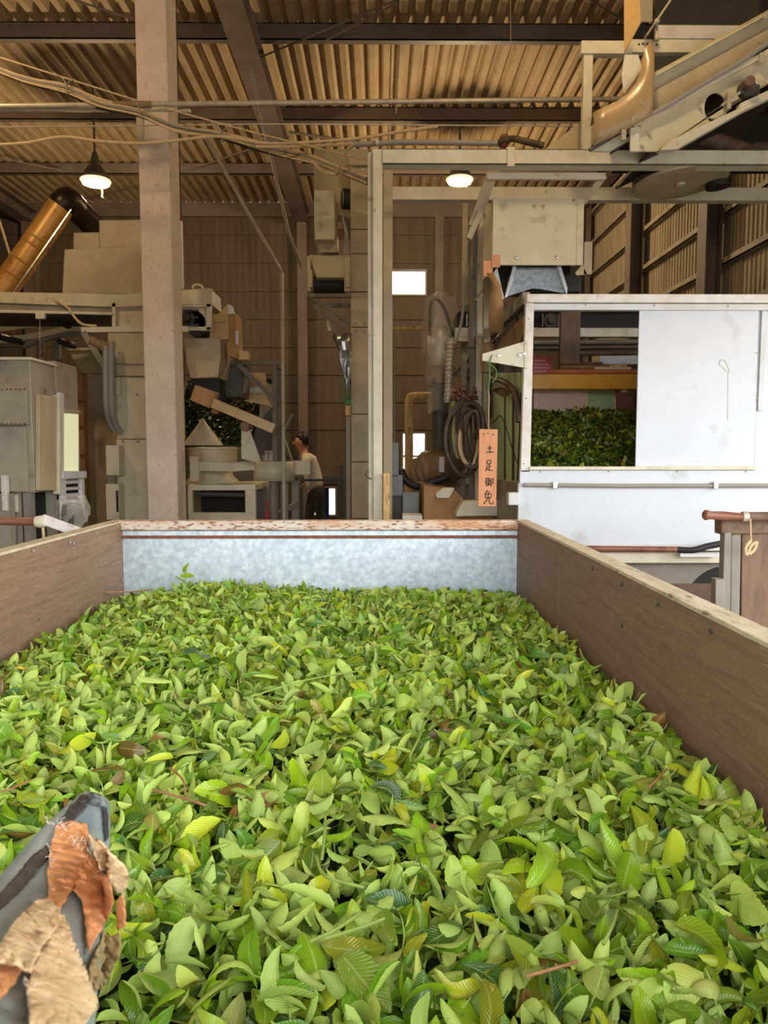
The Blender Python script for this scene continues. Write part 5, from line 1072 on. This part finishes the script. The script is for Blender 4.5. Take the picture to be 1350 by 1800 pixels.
# ================================================================== PERSON at the rolling line
def skin_obj(name, vs, es, m, parent, sub=2, root=0):
    bm = bmesh.new(); ly = bm.verts.layers.skin.verify(); org = wloc(parent)
    vv = []
    for i, (p, r) in enumerate(vs):
        v = bm.verts.new(Vector(p) - org); v[ly].radius = (r, r) if not isinstance(r, tuple) else r; v[ly].use_root = (i == root); vv.append(v)
    for a, c in es: bm.edges.new((vv[a], vv[c]))
    me = bpy.data.meshes.new(name); bm.to_mesh(me); bm.free(); me.materials.append(m)
    o = bpy.data.objects.new(name, me); COL.objects.link(o); o.parent = parent
    sk = o.modifiers.new('skin', 'SKIN'); sk.use_smooth_shade = True
    ss = o.modifiers.new('sub', 'SUBSURF'); ss.levels = sub; ss.render_levels = sub
    return o
YP = 12.0
pc = P(541, 800, YP); bx = pc.x
PE = thing('person', 'person in a pale shirt and dark trousers leaning towards the round spout tray', 'person', (bx + .1, YP, 0))
def q(dx, dy, z): return Vector((bx + dx, YP + dy, z))
hp = .93; 
V = [(q(.13, 0, hp), .10), (q(.10, 0, 1.08), .10), (q(.03, 0, 1.28), .115), (q(-.02, 0, 1.40), .11), (q(-.06, 0, 1.49), .055), (q(-.10, 0, 1.57), .08), (q(-.12, 0, 1.67), .112), (q(-.10, 0, 1.75), .085)]
E = [(0, 1), (1, 2), (2, 3), (3, 4), (4, 5), (5, 6), (6, 7)]
def limb(start, pts):
    prev = start
    for p, r in pts: V.append((p, r)); E.append((prev, len(V) - 1)); prev = len(V) - 1
    return prev
limb(0, [(q(.12, -.08, .86), .075), (q(.02, -.11, .48), .062), (q(.04, -.11, .1), .04), (q(-.06, -.12, .04), .036), (q(-.13, -.12, .03), .028)])
limb(0, [(q(.16, .08, .86), .075), (q(.18, .11, .48), .062), (q(.32, .11, .1), .04), (q(.22, .12, .04), .036), (q(.15, .12, .03), .028)])
def arm(dy, el, wr, hd):
    w_ = limb(3, [(q(.0, dy * .8, 1.39), .062), (q(.0, dy, 1.36), .055), (el, .042), (wr, .03)])
    d = (hd - wr).normalized(); sd = d.cross(Vector((0, 0, 1))).normalized()
    k = limb(w_, [(wr + d * .05, (.034, .018))])
    for j, (o_, L_) in enumerate(((-.03, .07), (-.01, .08), (.01, .078), (.03, .062))):
        limb(k, [(wr + d * .095 + sd * o_, .0095), (wr + d * (.095 + L_ * .55) + sd * o_ * 1.1 + Vector((0, 0, -.012)), .0085), (wr + d * (.095 + L_) + sd * o_ * 1.1 + Vector((0, 0, -.035)), .007)])
    limb(w_, [(wr + d * .04 + sd * -.04, .011), (wr + d * .075 + sd * -.058 + Vector((0, 0, -.015)), .009)])
arm(-.2, q(-.16, -.24, 1.15), q(-.36, -.2, 1.08), q(-.5, -.2, 1.05))
arm(.2, q(.14, .26, 1.17), q(.0, .3, 1.02), q(-.1, .3, .98))
skin_obj('body', V, E, M['skin'], PE)
sv = [(q(.125, 0, .86), .165), (q(.09, 0, 1.1), .152), (q(.03, 0, 1.28), .165), (q(-.02, 0, 1.41), .128), (q(-.045, 0, 1.46), .07),
      (q(.0, -.17, 1.40), .085), (q(.0, -.21, 1.36), .074), (q(-.15, -.245, 1.16), .062), (q(-.27, -.225, 1.12), .05), (q(.0, .17, 1.40), .085), (q(.0, .21, 1.36), .074), (q(.13, .265, 1.18), .068), (q(.04, .29, 1.07), .056)]
skin_obj('shirt', sv, [(0, 1), (1, 2), (2, 3), (3, 4), (3, 5), (5, 6), (6, 7), (7, 8), (3, 9), (9, 10), (10, 11), (11, 12)], M['shirt'], PE)
tv = [(q(.12, 0, .98), .15), (q(.13, 0, .92), .15), (q(.12, -.1, .84), .11), (q(.02, -.11, .48), .082), (q(.04, -.11, .12), .066), (q(.16, .1, .84), .11), (q(.18, .11, .48), .082), (q(.31, .11, .12), .066)]
skin_obj('trousers', tv, [(0, 1), (1, 2), (2, 3), (3, 4), (1, 5), (5, 6), (6, 7)], M['trousers'], PE)
hv = [(q(-.04, 0, 1.58), .07), (q(-.06, 0, 1.69), .122), (q(-.09, 0, 1.77), .105), (q(-.17, 0, 1.79), .055)]
skin_obj('hair', hv, [(0, 1), (1, 2), (2, 3)], M['hair'], PE)
for s_, x_ in ((-.11, -.02), (.11, .25)):
    b = B(); b.ball(q(x_ - .04, s_ * 1.08, .045), .05, (2.4, .9, .85)); obj('shoe', b, M['shoe'], PE)
for s_ in (-1, 1):
    b = B(); b.ball(q(-.1, s_ * .098, 1.655), .03, (.7, .35, 1.1), 8); obj('ear', b, M['skin'], PE)
    b = B(); b.ball(q(-.207, s_ * .036, 1.675), .011, n=8); obj('eye', b, M['hair'], PE)
b = B(); b.ball(q(-.222, 0, 1.645), .022, (1, .7, 1.3), 8); obj('nose', b, M['skin'], PE)
b = B(); b.ball(q(-.205, 0, 1.605), .02, (.6, 1.4, .35), 8); obj('mouth', b, M['copper_pipe'], PE)

# ================================================================== WORN BAR at the near left corner
WB = thing('worn_bar', 'worn blue grey bar wrapped in torn tan vinyl in the near left corner', 'bar', P(-60, 1920, .27))
keys = [(158, 1424, .63, .0165, .012), (123, 1500, .58, .032, .016), (80, 1600, .50, .042, .019), (35, 1700, .405, .045, .02), (-12, 1800, .33, .047, .02), (-70, 1925, .262, .048, .02)]
cp = smooth_curve([P(*k[:3]) for k in keys], 8)
def lerpk(t, j):
    f = min(max(t, 0), 1) * (len(keys) - 1); i = min(int(f), len(keys) - 2); return keys[i][j] + (keys[i + 1][j] - keys[i][j]) * (f - i)
def bar_frame(t):
    f = min(max(t, 0), 1) * (len(cp) - 1); i = min(int(f), len(cp) - 2); p = cp[i].lerp(cp[i + 1], f - i)
    d = (cp[i + 1] - cp[i]).normalized(); vw = (EYE - p).normalized()
    sd = d.cross(vw).normalized(); nn = sd.cross(d).normalized()
    return p, d, sd, nn if nn.dot(vw) > 0 else -nn
rows = []
for k in range(41):
    p, d, sd, nn = bar_frame(k / 40); ra, rb_ = lerpk(k / 40, 3), lerpk(k / 40, 4)
    rows.append([p + sd * ra * math.copysign(abs(math.cos(a)) ** .7, math.cos(a)) + nn * rb_ * math.copysign(abs(math.sin(a)) ** .7, math.sin(a)) for a in [2 * PI * j / 32 for j in range(33)]])
tip = bar_frame(0); end = []
for k in range(6, 0, -1):
    a = k / 6 * PI / 2 * .98; end.append([cp[0] - tip[1] * .017 * math.sin(a) + (v - cp[0]) * math.cos(a) for v in rows[0]])
b = B(); b.grid(end + rows); bar = obj('bar', b, M['lever_paint'], WB)
from mathutils.bvhtree import BVHTree
_tree = BVHTree.FromPolygons([v.co + WB.location for v in bar.data.vertices], [list(p.vertices) for p in bar.data.polygons])
def on_bar(px_, py_, lift):
    """Point of the bar's upper side seen at that spot, raised by lift."""
    d_ = ray(px_, py_).normalized(); h, nn, _, _ = _tree.ray_cast(EYE, d_)
    if h is None:                       # past the rim: carry on level with the nearest bit of bar
        Yg = .5; 
        for _ in range(4):
            g = EYE + d_ * (Yg / d_.y); n_, nn, _, _ = _tree.find_nearest(g); Yg = n_.y
        h = EYE + d_ * (Yg / d_.y); return h - d_ * lift + Vector((0, 0, -.002))
    v_ = -d_; return h + v_ * lift * min(2.2, 1 / max(.4, abs(v_.dot(nn))))
def sheet(name, pts, mt, lift, wr=.0015, seed=0, th=.0014, edge=.0):
    """Torn sheet: outline traced on the bar's face, wrinkled, its rim lifting a little."""
    pts = [(x_ / 3.857, 1350 + y_ / 3.857) for x_, y_ in pts]
    r_ = random.Random(seed); ring = []
    for i, p in enumerate(pts):
        q_ = pts[(i + 1) % len(pts)]; m__ = max(1, int(math.dist(p, q_) / 5))
        for j in range(m__): ring.append((p[0] + (q_[0] - p[0]) * j / m__ + r_.uniform(-1.1, 1.1), p[1] + (q_[1] - p[1]) * j / m__ + r_.uniform(-1.1, 1.1)))
    bm = bmesh.new(); f = bm.faces.new([bm.verts.new((x_, y_, 0)) for x_, y_ in ring])
    bmesh.ops.triangulate(bm, faces=[f]); 
    for _ in range(2): bmesh.ops.subdivide_edges(bm, edges=[e_ for e_ in bm.edges if not e_.is_boundary and e_.calc_length() > 7], cuts=1, use_grid_fill=False); bmesh.ops.triangulate(bm, faces=bm.faces[:]); bmesh.ops.beautify_fill(bm, faces=bm.faces[:], edges=[e_ for e_ in bm.edges if not e_.is_boundary])
    for v in bm.verts:
        x_, y_ = v.co.x, v.co.y; bd = v.is_boundary
        v.co = on_bar(x_, y_, lift + wr * (math.sin(x_ * .21 + seed) * math.cos(y_ * .13 + seed * 2) + .5 * math.sin(x_ * .5 - y_ * .37 + seed)) + (edge * r_.random() if bd else 0))
    b = B(); b.bm.free(); b.bm = bm; return obj(name, b, mt, WB, solid=th)
sheet('black_rim', [(0, 850), (110, 730), (215, 600), (320, 520), (335, 590), (240, 720), (130, 840), (0, 960)], M['lever_black'], .0012, .0004, 1, .0006)
sheet('black_tip', [(415, 350), (470, 260), (560, 180), (640, 160), (700, 175), (725, 250), (690, 260), (600, 240), (560, 300), (480, 370)], M['lever_black'], .0012, .0004, 2, .0006)
sheet('black_crack', [(690, 260), (728, 270), (735, 480), (715, 500), (700, 400)], M['lever_black'], .0012, .0004, 3, .0006)
sheet('suede_patch', [(380, 390), (470, 360), (590, 380), (605, 600), (540, 740), (490, 830), (400, 960), (330, 890), (325, 700), (340, 560)], M['suede'], .003, .0015, 4)
sheet('suede_patch', [(500, 830), (545, 660), (620, 600), (740, 690), (765, 900), (750, 960), (680, 1110), (640, 1170), (600, 1260), (585, 1100), (562, 900)], M['suede'], .0042, .0016, 5)
sheet('suede_strip', [(790, 880), (838, 830), (850, 1060), (800, 1080)], M['suede'], .004, .001, 6)
sheet('suede_lining', [(-30, 1320), (60, 1315), (150, 1360), (100, 1460), (0, 1565), (-30, 1590)], M['suede'], .003, .001, 7)
sheet('vinyl_flap', [(605, 450), (650, 480), (720, 530), (840, 640), (868, 710), (850, 800), (800, 830), (745, 720), (680, 680), (640, 560)], M['vinyl_beige'], .008, .002, 8, edge=.003)
sheet('vinyl_roll', [(-30, 1240), (0, 1200), (100, 1040), (250, 900), (330, 885), (405, 970), (385, 1080), (290, 1200), (205, 1390), (120, 1335), (0, 1318), (-30, 1320)], M['vinyl_beige'], .012, .0016, 9)
sheet('vinyl_wrap', [(375, 990), (435, 1000), (500, 1180), (590, 1400), (668, 1600), (640, 1650), (500, 1800), (220, 1820), (190, 1500), (215, 1385), (300, 1190)], M['vinyl_beige'], .007, .0012, 10, edge=.002)
fb = B()
for k in range(70):
    r_ = random.Random(k); cx_, cy_ = r_.choice(((390, 350), (420, 400), (500, 450), (540, 500), (650, 520), (800, 780), (850, 720), (720, 700), (200, 1470), (330, 600), (640, 590)))
    x_ = (cx_ + r_.gauss(0, 28)) / 3.857; y_ = 1350 + (cy_ + r_.gauss(0, 30)) / 3.857; pts = []
    dx_ = r_.uniform(-7, 7); dy_ = r_.uniform(-8, 8)
    for j in range(5): pts.append(on_bar(x_ + dx_ * j / 2 + r_.uniform(-2, 2), y_ + dy_ * j / 2 + r_.uniform(-2, 2), .006 + .004 * r_.random() + .002 * math.sin(j * 2 + k)))
    fb.tube(smooth_curve(pts, 4), .00022, 4)
o = obj('frayed_threads', fb, M['fluff'], WB); o['kind'] = 'stuff'
# the bar's foot reaches the trough's front board
b = B(); e = cp[-1]; b.beam(e - Vector((0, 0, .02)), Vector((e.x, TY0 - .015, TZ - .1)), .05, .03); obj('bracket', b, M['lever_paint'], WB)

# ================================================================== TEA LEAVES
def pile_h(x, y):
    return (.912 - .03 * np.clip((y - 2.6) / .5, 0, 1) + .016 * np.sin(3.1 * x + 1.3) * np.cos(2.7 * y + .4) + .010 * np.sin(7.3 * x - 2.2 * y) + .007 * np.sin(11 * y + 5 * x)
            + .03 * np.exp(-((x + .72) ** 2 + (y - 3.0) ** 2) / .06) - .02 * np.exp(-((x + 1.05) ** 2) / .02) + .02 * np.exp(-((x - .02) ** 2 + (y - 2.95) ** 2) / .12)
            - .022 * np.exp(-((x - .28) ** 2 + (y - 3.15) ** 2) / .01) + .02 * np.exp(-((x - .55) ** 2 + (y - 1.5) ** 2) / .1))
PAL = np.array([lin(c) for c in ((142, 192, 26), (166, 206, 30), (120, 178, 30), (188, 210, 48), (100, 158, 32), (162, 192, 66), (196, 206, 40), (72, 128, 42), (44, 94, 50), (136, 170, 58), (140, 88, 50), (176, 166, 80))]) * np.array([1.1, 1.0, .9])
PW = np.array([.17, .17, .13, .11, .09, .11, .07, .06, .025, .05, .02, .012]); PW = PW / PW.sum()
def make_leaves(pos, L, yaw, tilt, roll, flip, nt=7, ns=5, serr=0, colidx=None):
    """Arrays of curled, folded leaf blades: verts (N, nt*ns, 3), leaf coordinates, tints."""
    N = len(L)
    t = np.linspace(0, 1, nt)[None, :, None]; s = np.linspace(-1, 1, ns)[None, None, :]
    W = L * rng.uniform(.2, .29, N); bend = rng.normal(.0, 1.0, N) + rng.choice([-1, 1], N) * .7; fold = np.abs(rng.normal(.75, .4, N)); lat = rng.normal(0, 1.0, N)
    k = bend[:, None]; tt = t[:, :, 0]
    th = k * (tt - .45); dt = 1 / (nt - 1)
    cx = np.cumsum(np.cos(th), 1) * dt; cz = np.cumsum(np.sin(th), 1) * dt
    cx = (cx - cx.mean(1, keepdims=True)) * L[:, None]; cz = (cz - cz.mean(1, keepdims=True)) * L[:, None]
    prof = np.clip(np.sin(PI * np.clip(tt, .0, 1) ** .86), 0, 1) ** .62
    prof = prof * (1 - .12 * tt); prof[:, 0] = .06; prof[:, -1] = .05
    prof = np.repeat(prof, N, 0) if prof.shape[0] == 1 else prof
    if serr: 
        saw = 1 + serr * (np.arange(nt) % 2)
        pr3 = prof[:, :, None] * np.where(np.abs(s) > .99, saw[None, :, None], 1.0)
    else: pr3 = np.repeat(prof[:, :, None], ns, 2)
    if nt == 9:
        stem = rng.random(N) < .07; W = np.where(stem, .0016, W); L_ = L
        colstem = stem
    else: colstem = np.zeros(N, bool)
    wd = W[:, None, None] * pr3
    fs = (fold * np.where(rng.random(N) < .12, -1, 1))[:, None, None] * 1.25 + 1e-3; y = wd * np.sin(s * fs) / fs; up = wd * (1 - np.cos(s * fs)) / fs
    up = up + (rng.normal(0, .06, (N, 1, 1)) * np.sin(9 * t + rng.uniform(0, 6, (N, 1, 1))) * np.abs(s) * W[:, None, None] * 1.6)
    y = y + lat[:, None, None] * (t - .5) ** 2 * L[:, None, None] * .5
    x = cx[:, :, None] - np.sin(th)[:, :, None] * up; z = cz[:, :, None] + np.cos(th)[:, :, None] * up
    v = np.stack([x, y, z], -1).reshape(N, nt * ns, 3)
    tw = rng.normal(0, .25, N)
    v[:, :, 2] *= np.where(flip, -1, 1)[:, None]; v[:, :, 1] *= np.where(flip, -1, 1)[:, None]
    def rot(v, ang, ax):
        c = np.cos(ang)[:, None]; s_ = np.sin(ang)[:, None]; o = v.copy(); i, j = [(1, 2), (2, 0), (0, 1)][ax]
        o[:, :, i] = c * v[:, :, i] - s_ * v[:, :, j]; o[:, :, j] = s_ * v[:, :, i] + c * v[:, :, j]; return o
    v = rot(v, roll, 0); v = rot(v, tilt, 1); v = rot(v, yaw, 2)
    v += pos[:, None, :]
    lc = np.stack([np.broadcast_to(s, (N, nt, ns)), np.broadcast_to(t, (N, nt, ns)), np.broadcast_to(rng.random((N, 1, 1)), (N, nt, ns))], -1).reshape(N, nt * ns, 3)
    ci = rng.choice(len(PAL), N, p=PW) if colidx is None else colidx
    col = PAL[ci] * rng.uniform(.34, 1.12, (N, 1))
    col[colstem] = np.array(lin((176, 190, 96)))
    return v, lc, np.clip(col, 0, 1), ci
def leaf_faces(nt, ns):
    i = np.arange(nt - 1)[:, None]; j = np.arange(ns - 1)[None, :]; a = i * ns + j
    return np.stack([a, a + 1, a + ns + 1, a + ns], -1).reshape(-1, 4)[:, ::-1]
def leaf_mesh(name, v, lc, col, nt, ns, m=None):
    N, K, _ = v.shape; f0 = leaf_faces(nt, ns); f = (f0[None] + (np.arange(N) * K)[:, None, None]).reshape(-1, 4)
    me = bpy.data.meshes.new(name); me.vertices.add(N * K); me.vertices.foreach_set('co', v.reshape(-1).astype(np.float32))
    me.loops.add(f.size); me.loops.foreach_set('vertex_index', f.reshape(-1).astype(np.int32))
    me.polygons.add(len(f)); me.polygons.foreach_set('loop_start', np.arange(0, f.size, 4, dtype=np.int32)); me.polygons.foreach_set('loop_total', np.full(len(f), 4, np.int32))
    me.polygons.foreach_set('use_smooth', np.ones(len(f), bool))
    a = me.attributes.new('leafco', 'FLOAT_VECTOR', 'POINT'); a.data.foreach_set('vector', lc.reshape(-1).astype(np.float32))
    a = me.attributes.new('tint', 'FLOAT_COLOR', 'POINT'); c4 = np.ones((N, K, 4), np.float32); c4[:, :, :3] = col[:, None, :]; a.data.foreach_set('color', c4.reshape(-1))
    me.update(calc_edges=True); me.materials.append(m or M['leaf']); return me
def scatter(n, x0, x1, y0, y1, zlo, zhi, hf, Lm=.056, tilt=.5):
    x = rng.uniform(x0, x1, n); y = rng.uniform(y0, y1, n); z = hf(x, y) + rng.uniform(zlo, zhi, n)
    L = np.clip(rng.normal(Lm, .014, n), .022, .092)
    return np.stack([x, y, z], -1), L, rng.uniform(0, 2 * PI, n), rng.normal(0, tilt, n), rng.normal(0, tilt, n), rng.random(n) < .44
m_ = .03
allv = [scatter(7000, TXL + m_, TXR - m_, .34, TY1 - m_, -.045, -.012, pile_h), scatter(13500, TXL + m_, TXR - m_, .34, TY1 - m_, -.016, .028, pile_h, tilt=.74)]
v, lc, col, ci = make_leaves(*[np.concatenate([a[i] for a in allv]) for i in range(6)], 9, 5)
# keep blades inside the trough
v[:, :, 0] = np.clip(v[:, :, 0], TXL + .004, TXR - .006); v[:, :, 1] = np.clip(v[:, :, 1], TY0 + .01, TY1 - .02)
me = leaf_mesh('tea_leaf_pile', v, lc, col, 9, 5)
o = bpy.data.objects.new('tea_leaf_pile', me); COL.objects.link(o); tag(o, 'deep heap of fresh green tea leaves filling the plywood trough', 'tea leaves', kind='stuff')
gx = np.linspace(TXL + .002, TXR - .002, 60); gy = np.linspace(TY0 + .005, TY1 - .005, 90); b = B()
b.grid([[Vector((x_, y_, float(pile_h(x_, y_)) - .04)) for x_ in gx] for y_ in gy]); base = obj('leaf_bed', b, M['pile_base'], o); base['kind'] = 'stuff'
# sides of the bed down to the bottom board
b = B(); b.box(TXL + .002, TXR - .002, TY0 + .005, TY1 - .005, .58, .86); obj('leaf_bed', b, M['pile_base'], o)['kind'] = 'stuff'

# the 300 leaves that show largest, each a leaf of its own (near end, topmost layer)
NT, NS = 15, 7
cand = []
while len(cand) < 300:
    y = .70 + .55 * rng.random() ** 1.15; x = rng.uniform(-.62, .56)
    p = Vector((x, y, float(pile_h(x, y))))
    d = CM.transposed() @ (p - EYE); px_ = 675 + F * d.x / -d.z; py_ = 900 - F * d.y / -d.z
    if not (25 < px_ < 1330 and 1240 < py_ < 1785): continue
    if px_ < 240 and py_ > 1400: continue
    if any((c[0] - x) ** 2 + (c[1] - y) ** 2 < .022 ** 2 for c in cand): continue
    cand.append((x, y))
cand = np.array(cand); n = 300
pos = np.stack([cand[:, 0], cand[:, 1], pile_h(cand[:, 0], cand[:, 1]) + rng.uniform(.016, .034, n)], -1)
L = np.clip(rng.normal(.064, .013, n), .04, .1); flip = rng.random(n) < .5
vi, li, co, ci = make_leaves(pos, L, rng.uniform(0, 2 * PI, n), rng.normal(0, .55, n), rng.normal(0, .55, n), flip, NT, NS, .1)
vi[:, :, 0] = np.minimum(vi[:, :, 0], TXR - .01)
for i in range(n):
    c = vi[i].mean(0); me = leaf_mesh('tea_leaf', vi[i:i + 1] - c, li[i:i + 1], co[i:i + 1], NT, NS)
    o = bpy.data.objects.new('tea_leaf', me); COL.objects.link(o); o.location = c
    if ci[i] in (10, 11): k = ('browned tea leaf lying among green leaves at the near end of the trough', 'browned leaves at the near end')
    elif ci[i] in (7, 8): k = ('dark green older tea leaf lying at the near end of the trough', 'dark leaves at the near end')
    elif flip[i]: k = ('pale tea leaf turned underside up at the near end of the trough', 'underside-up leaves at the near end')
    else: k = ('glossy bright green tea leaf face up at the near end of the trough', 'face-up leaves at the near end')
    tag(o, k[0], 'tea leaf', k[1])
# single leaves that stand out farther back
def one_leaf(px_, py_, L_, yaw, tilt, roll, colr, label, dz=.03, fl=False, name='tea_leaf'):
    g = PZ(px_, py_, .95); pos = np.array([[g.x, g.y, g.z]]); ar = lambda x: np.array([x])
    a, l_, c_, _ = make_leaves(pos, ar(L_), ar(yaw), ar(tilt), ar(roll), ar(fl), NT, NS, .1, colidx=ar(0))
    c = a[0].mean(0); me = leaf_mesh(name, a - c, l_, np.array([lin(colr)]), NT, NS); o = bpy.data.objects.new(name, me); COL.objects.link(o); o.location = c; return tag(o, label, 'tea leaf')
one_leaf(350, 1150, .085, .6, .3, .2, (34, 84, 66), 'dark blue green tea leaf curled near the left middle of the heap')
one_leaf(1076, 1213, .05, 1.2, .4, .2, (150, 50, 28), 'reddish brown tea leaf near the right board of the trough')
one_leaf(272, 1192, .085, .2, .2, .1, (176, 190, 96), 'large pale tea leaf lying left of the heap middle', fl=True)
one_leaf(170, 1240, .07, 2.6, .3, -.2, (150, 180, 60), 'broad light tea leaf near the left board end')
one_leaf(1072, 1490, .085, 1.7, -.4, .3, (160, 196, 60), 'long bright upright tea leaf right of the heap middle')
one_leaf(960, 1520, .09, 1.2, -.3, .2, (150, 190, 40), 'large bright tea leaf just left of the long upright leaf')
one_leaf(40, 1175, .035, .2, .2, .2, (226, 190, 20), 'small yellow tea leaf by the left board')
one_leaf(1225, 1280, .06, 1.5, -1.1, .3, (150, 170, 60), 'twisted tea leaf standing up against the right board')
# sprig standing up at the back left of the heap
SPG = thing('tea_sprig', 'sprig of tea leaves standing up at the back left of the heap', 'sprig', P(325, 1035, 3.05))
b = B(); s0 = P(322, 1045, 3.05); s1 = P(327, 1000, 3.05); b.tube([s0, (s0 + s1) / 2 + Vector((.004, 0, 0)), s1], .0025, 6); obj('stem', b, M['twig_green'], SPG)
for (x_, y_, L_, yw, tl, rl) in ((327, 998, .05, .4, -1.1, .4), (330, 1012, .06, 0, .1, .5), (315, 1018, .05, 2.9, -.4, .7), (322, 1028, .055, 1.6, -.3, .6)):
    g = P(x_, y_, 3.04); ar = lambda q_: np.array([q_]); a, l_, c_, _ = make_leaves(np.array([[g.x, g.y, g.z]]), ar(L_), ar(yw), ar(tl), ar(rl), ar(False), NT, NS, .1, colidx=ar(1))
    me = leaf_mesh('leaf', a - np.array(SPG.location)[None, None], l_, c_, NT, NS); o = bpy.data.objects.new('leaf', me); COL.objects.link(o); o.parent = SPG
b = B(); b.tube([PX(186, 1041, TXL + .01), P(240, 1040, 3.02), P(268, 1036, 3.0)], .003, 6); o = obj('straw', b, M['twig_tan']); tag(o, 'pale reddish straw lying at the back left corner of the trough', 'twig')
# twigs among the leaves
TWG = [((268, 1388), (330, 1405), (362, 1416), 'twig_tan', 'reddish forked twig on the left part of the heap'), ((300, 1350), (322, 1372), (326, 1400), 'twig_tan', 'short reddish twig crossing the forked twig'),
       ((925, 1716), (975, 1702), (1015, 1690), 'twig_tan', 'dry tan twig at the lower right of the heap'), ((545, 1655), (590, 1634), (632, 1606), 'twig_green', 'pale green stem with tan tip at the lower middle'),
       ((570, 1650), (630, 1632), (675, 1615), 'twig_green', 'forked pale green stem right beside the tan tipped stem'), ((572, 1435), (570, 1470), (566, 1510), 'twig_green', 'upright pale green stem with reddish tip near the middle'),
       ((556, 1505), (572, 1540), (640, 1560), 'twig_green', 'fuzzy pale stem bending under the upright stem'), ((440, 1225), (540, 1195), (640, 1178), 'twig_green', 'long thin green stem across the middle of the heap'),
       ((0, 1392), (25, 1384), (52, 1372), 'twig_tan', 'tan twig at the left edge above the worn bar'), ((1060, 1660), (1075, 1630), (1085, 1600), 'twig_green', 'thin green stem at the lower right'),
       ((720, 1330), (735, 1300), (748, 1268), 'twig_green', 'thin green stem right of the heap middle'), ((1140, 1385), (1155, 1370), (1172, 1352), 'twig_tan', 'small tan twig near the right board')]
for a, c, d, m__, lab in TWG:
    b = B(); b.tube(smooth_curve([PZ(*a, .957), PZ(*c, .965), PZ(*d, .96)], 5), .0021 if m__ == 'twig_green' else .0018, 6); o = obj('twig', b, M[m__]); tag(o, lab, 'twig')
# dry curled leaf stuck on the worn bar
o = sheet('dry_leaf', [(700, 1110), (760, 1120), (812, 1090), (820, 1180), (795, 1290), (740, 1400), (650, 1515), (615, 1430), (606, 1360), (640, 1260), (690, 1170)], M['dry_leaf'], .006, .003, 12, .0007)
o.parent = None; o.location = WB.location; tag(o, 'dry brown curled leaf stuck to the worn bar', 'leaf')

# leaf heap inside the booth
BX0 = P(930, 780, 5.0).x - .1; BX1 = XE - .05
def booth_h(x, y): return 1.36 + .43 * np.clip((y - 4.72) / .9, 0, 1) ** .8 + .03 * np.sin(9 * x) * np.sin(6 * y)
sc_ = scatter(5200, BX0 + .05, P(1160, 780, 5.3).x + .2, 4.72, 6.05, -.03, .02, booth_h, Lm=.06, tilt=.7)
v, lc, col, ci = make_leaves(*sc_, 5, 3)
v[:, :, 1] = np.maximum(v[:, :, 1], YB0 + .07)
me = leaf_mesh('booth_leaf_heap', v, lc, col * np.array([.36, .30, .3]), 5, 3, M['dark_leaf'])
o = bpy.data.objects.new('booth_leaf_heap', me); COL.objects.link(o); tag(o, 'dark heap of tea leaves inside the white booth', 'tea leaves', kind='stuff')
b = B(); b.grid([[Vector((x_, y_, float(booth_h(x_, y_)) - .025)) for x_ in np.linspace(BX0, P(1160, 780, 5.3).x + .25, 30)] for y_ in np.linspace(4.66, 6.1, 24)]); obj('leaf_bed', b, M['pile_base'], o)['kind'] = 'stuff'
# leaf heap behind the rolling machine
def back_h(x, y): return 1.55 + .95 * np.clip((y - 9.3) / 1.0, 0, 1) + .05 * np.sin(6 * x)
x0 = P(318, 760, 9.8).x; x1 = P(468, 760, 9.8).x
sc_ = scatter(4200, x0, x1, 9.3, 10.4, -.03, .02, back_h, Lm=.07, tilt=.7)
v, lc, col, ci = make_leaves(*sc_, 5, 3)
me = leaf_mesh('belt_leaf_heap', v, lc, col * np.array([.2, .19, .2]), 5, 3, M['dark_leaf'])
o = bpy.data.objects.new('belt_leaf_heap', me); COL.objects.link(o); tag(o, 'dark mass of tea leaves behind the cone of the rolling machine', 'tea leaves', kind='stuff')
b = B(); b.grid([[Vector((x_, y_, float(back_h(x_, y_)) - .025)) for x_ in np.linspace(x0, x1, 20)] for y_ in np.linspace(9.25, 10.45, 16)]); obj('leaf_bed', b, M['pile_base'], o)['kind'] = 'stuff'
LB = thing('leaf_bin', 'grey bin holding the dark tea leaves behind the rolling machine', 'bin', Vector(((x0 + x1) / 2, 9.9, 0)))
b = B(); b.box(x0 - .02, x1 + .02, 9.22, 9.25, .6, 1.56); b.box(x0 - .03, x0 - .01, 9.22, 10.5, .6, 2.4); b.box(x1 + .01, x1 + .03, 9.22, 10.5, .6, 2.4); b.box(x0 - .02, x1 + .02, 10.47, 10.5, .6, 2.5); b.box(x0, x1, 9.25, 10.47, .6, .63); obj('bin_wall', b, M['grey_paint'], LB)
for xx in (x0, x1 - .06):
    for yy in (9.3, 10.4):
        b = B(); b.box(xx, xx + .06, yy, yy + .06, 0, .6); obj('leg', b, M['grey_paint'], LB)
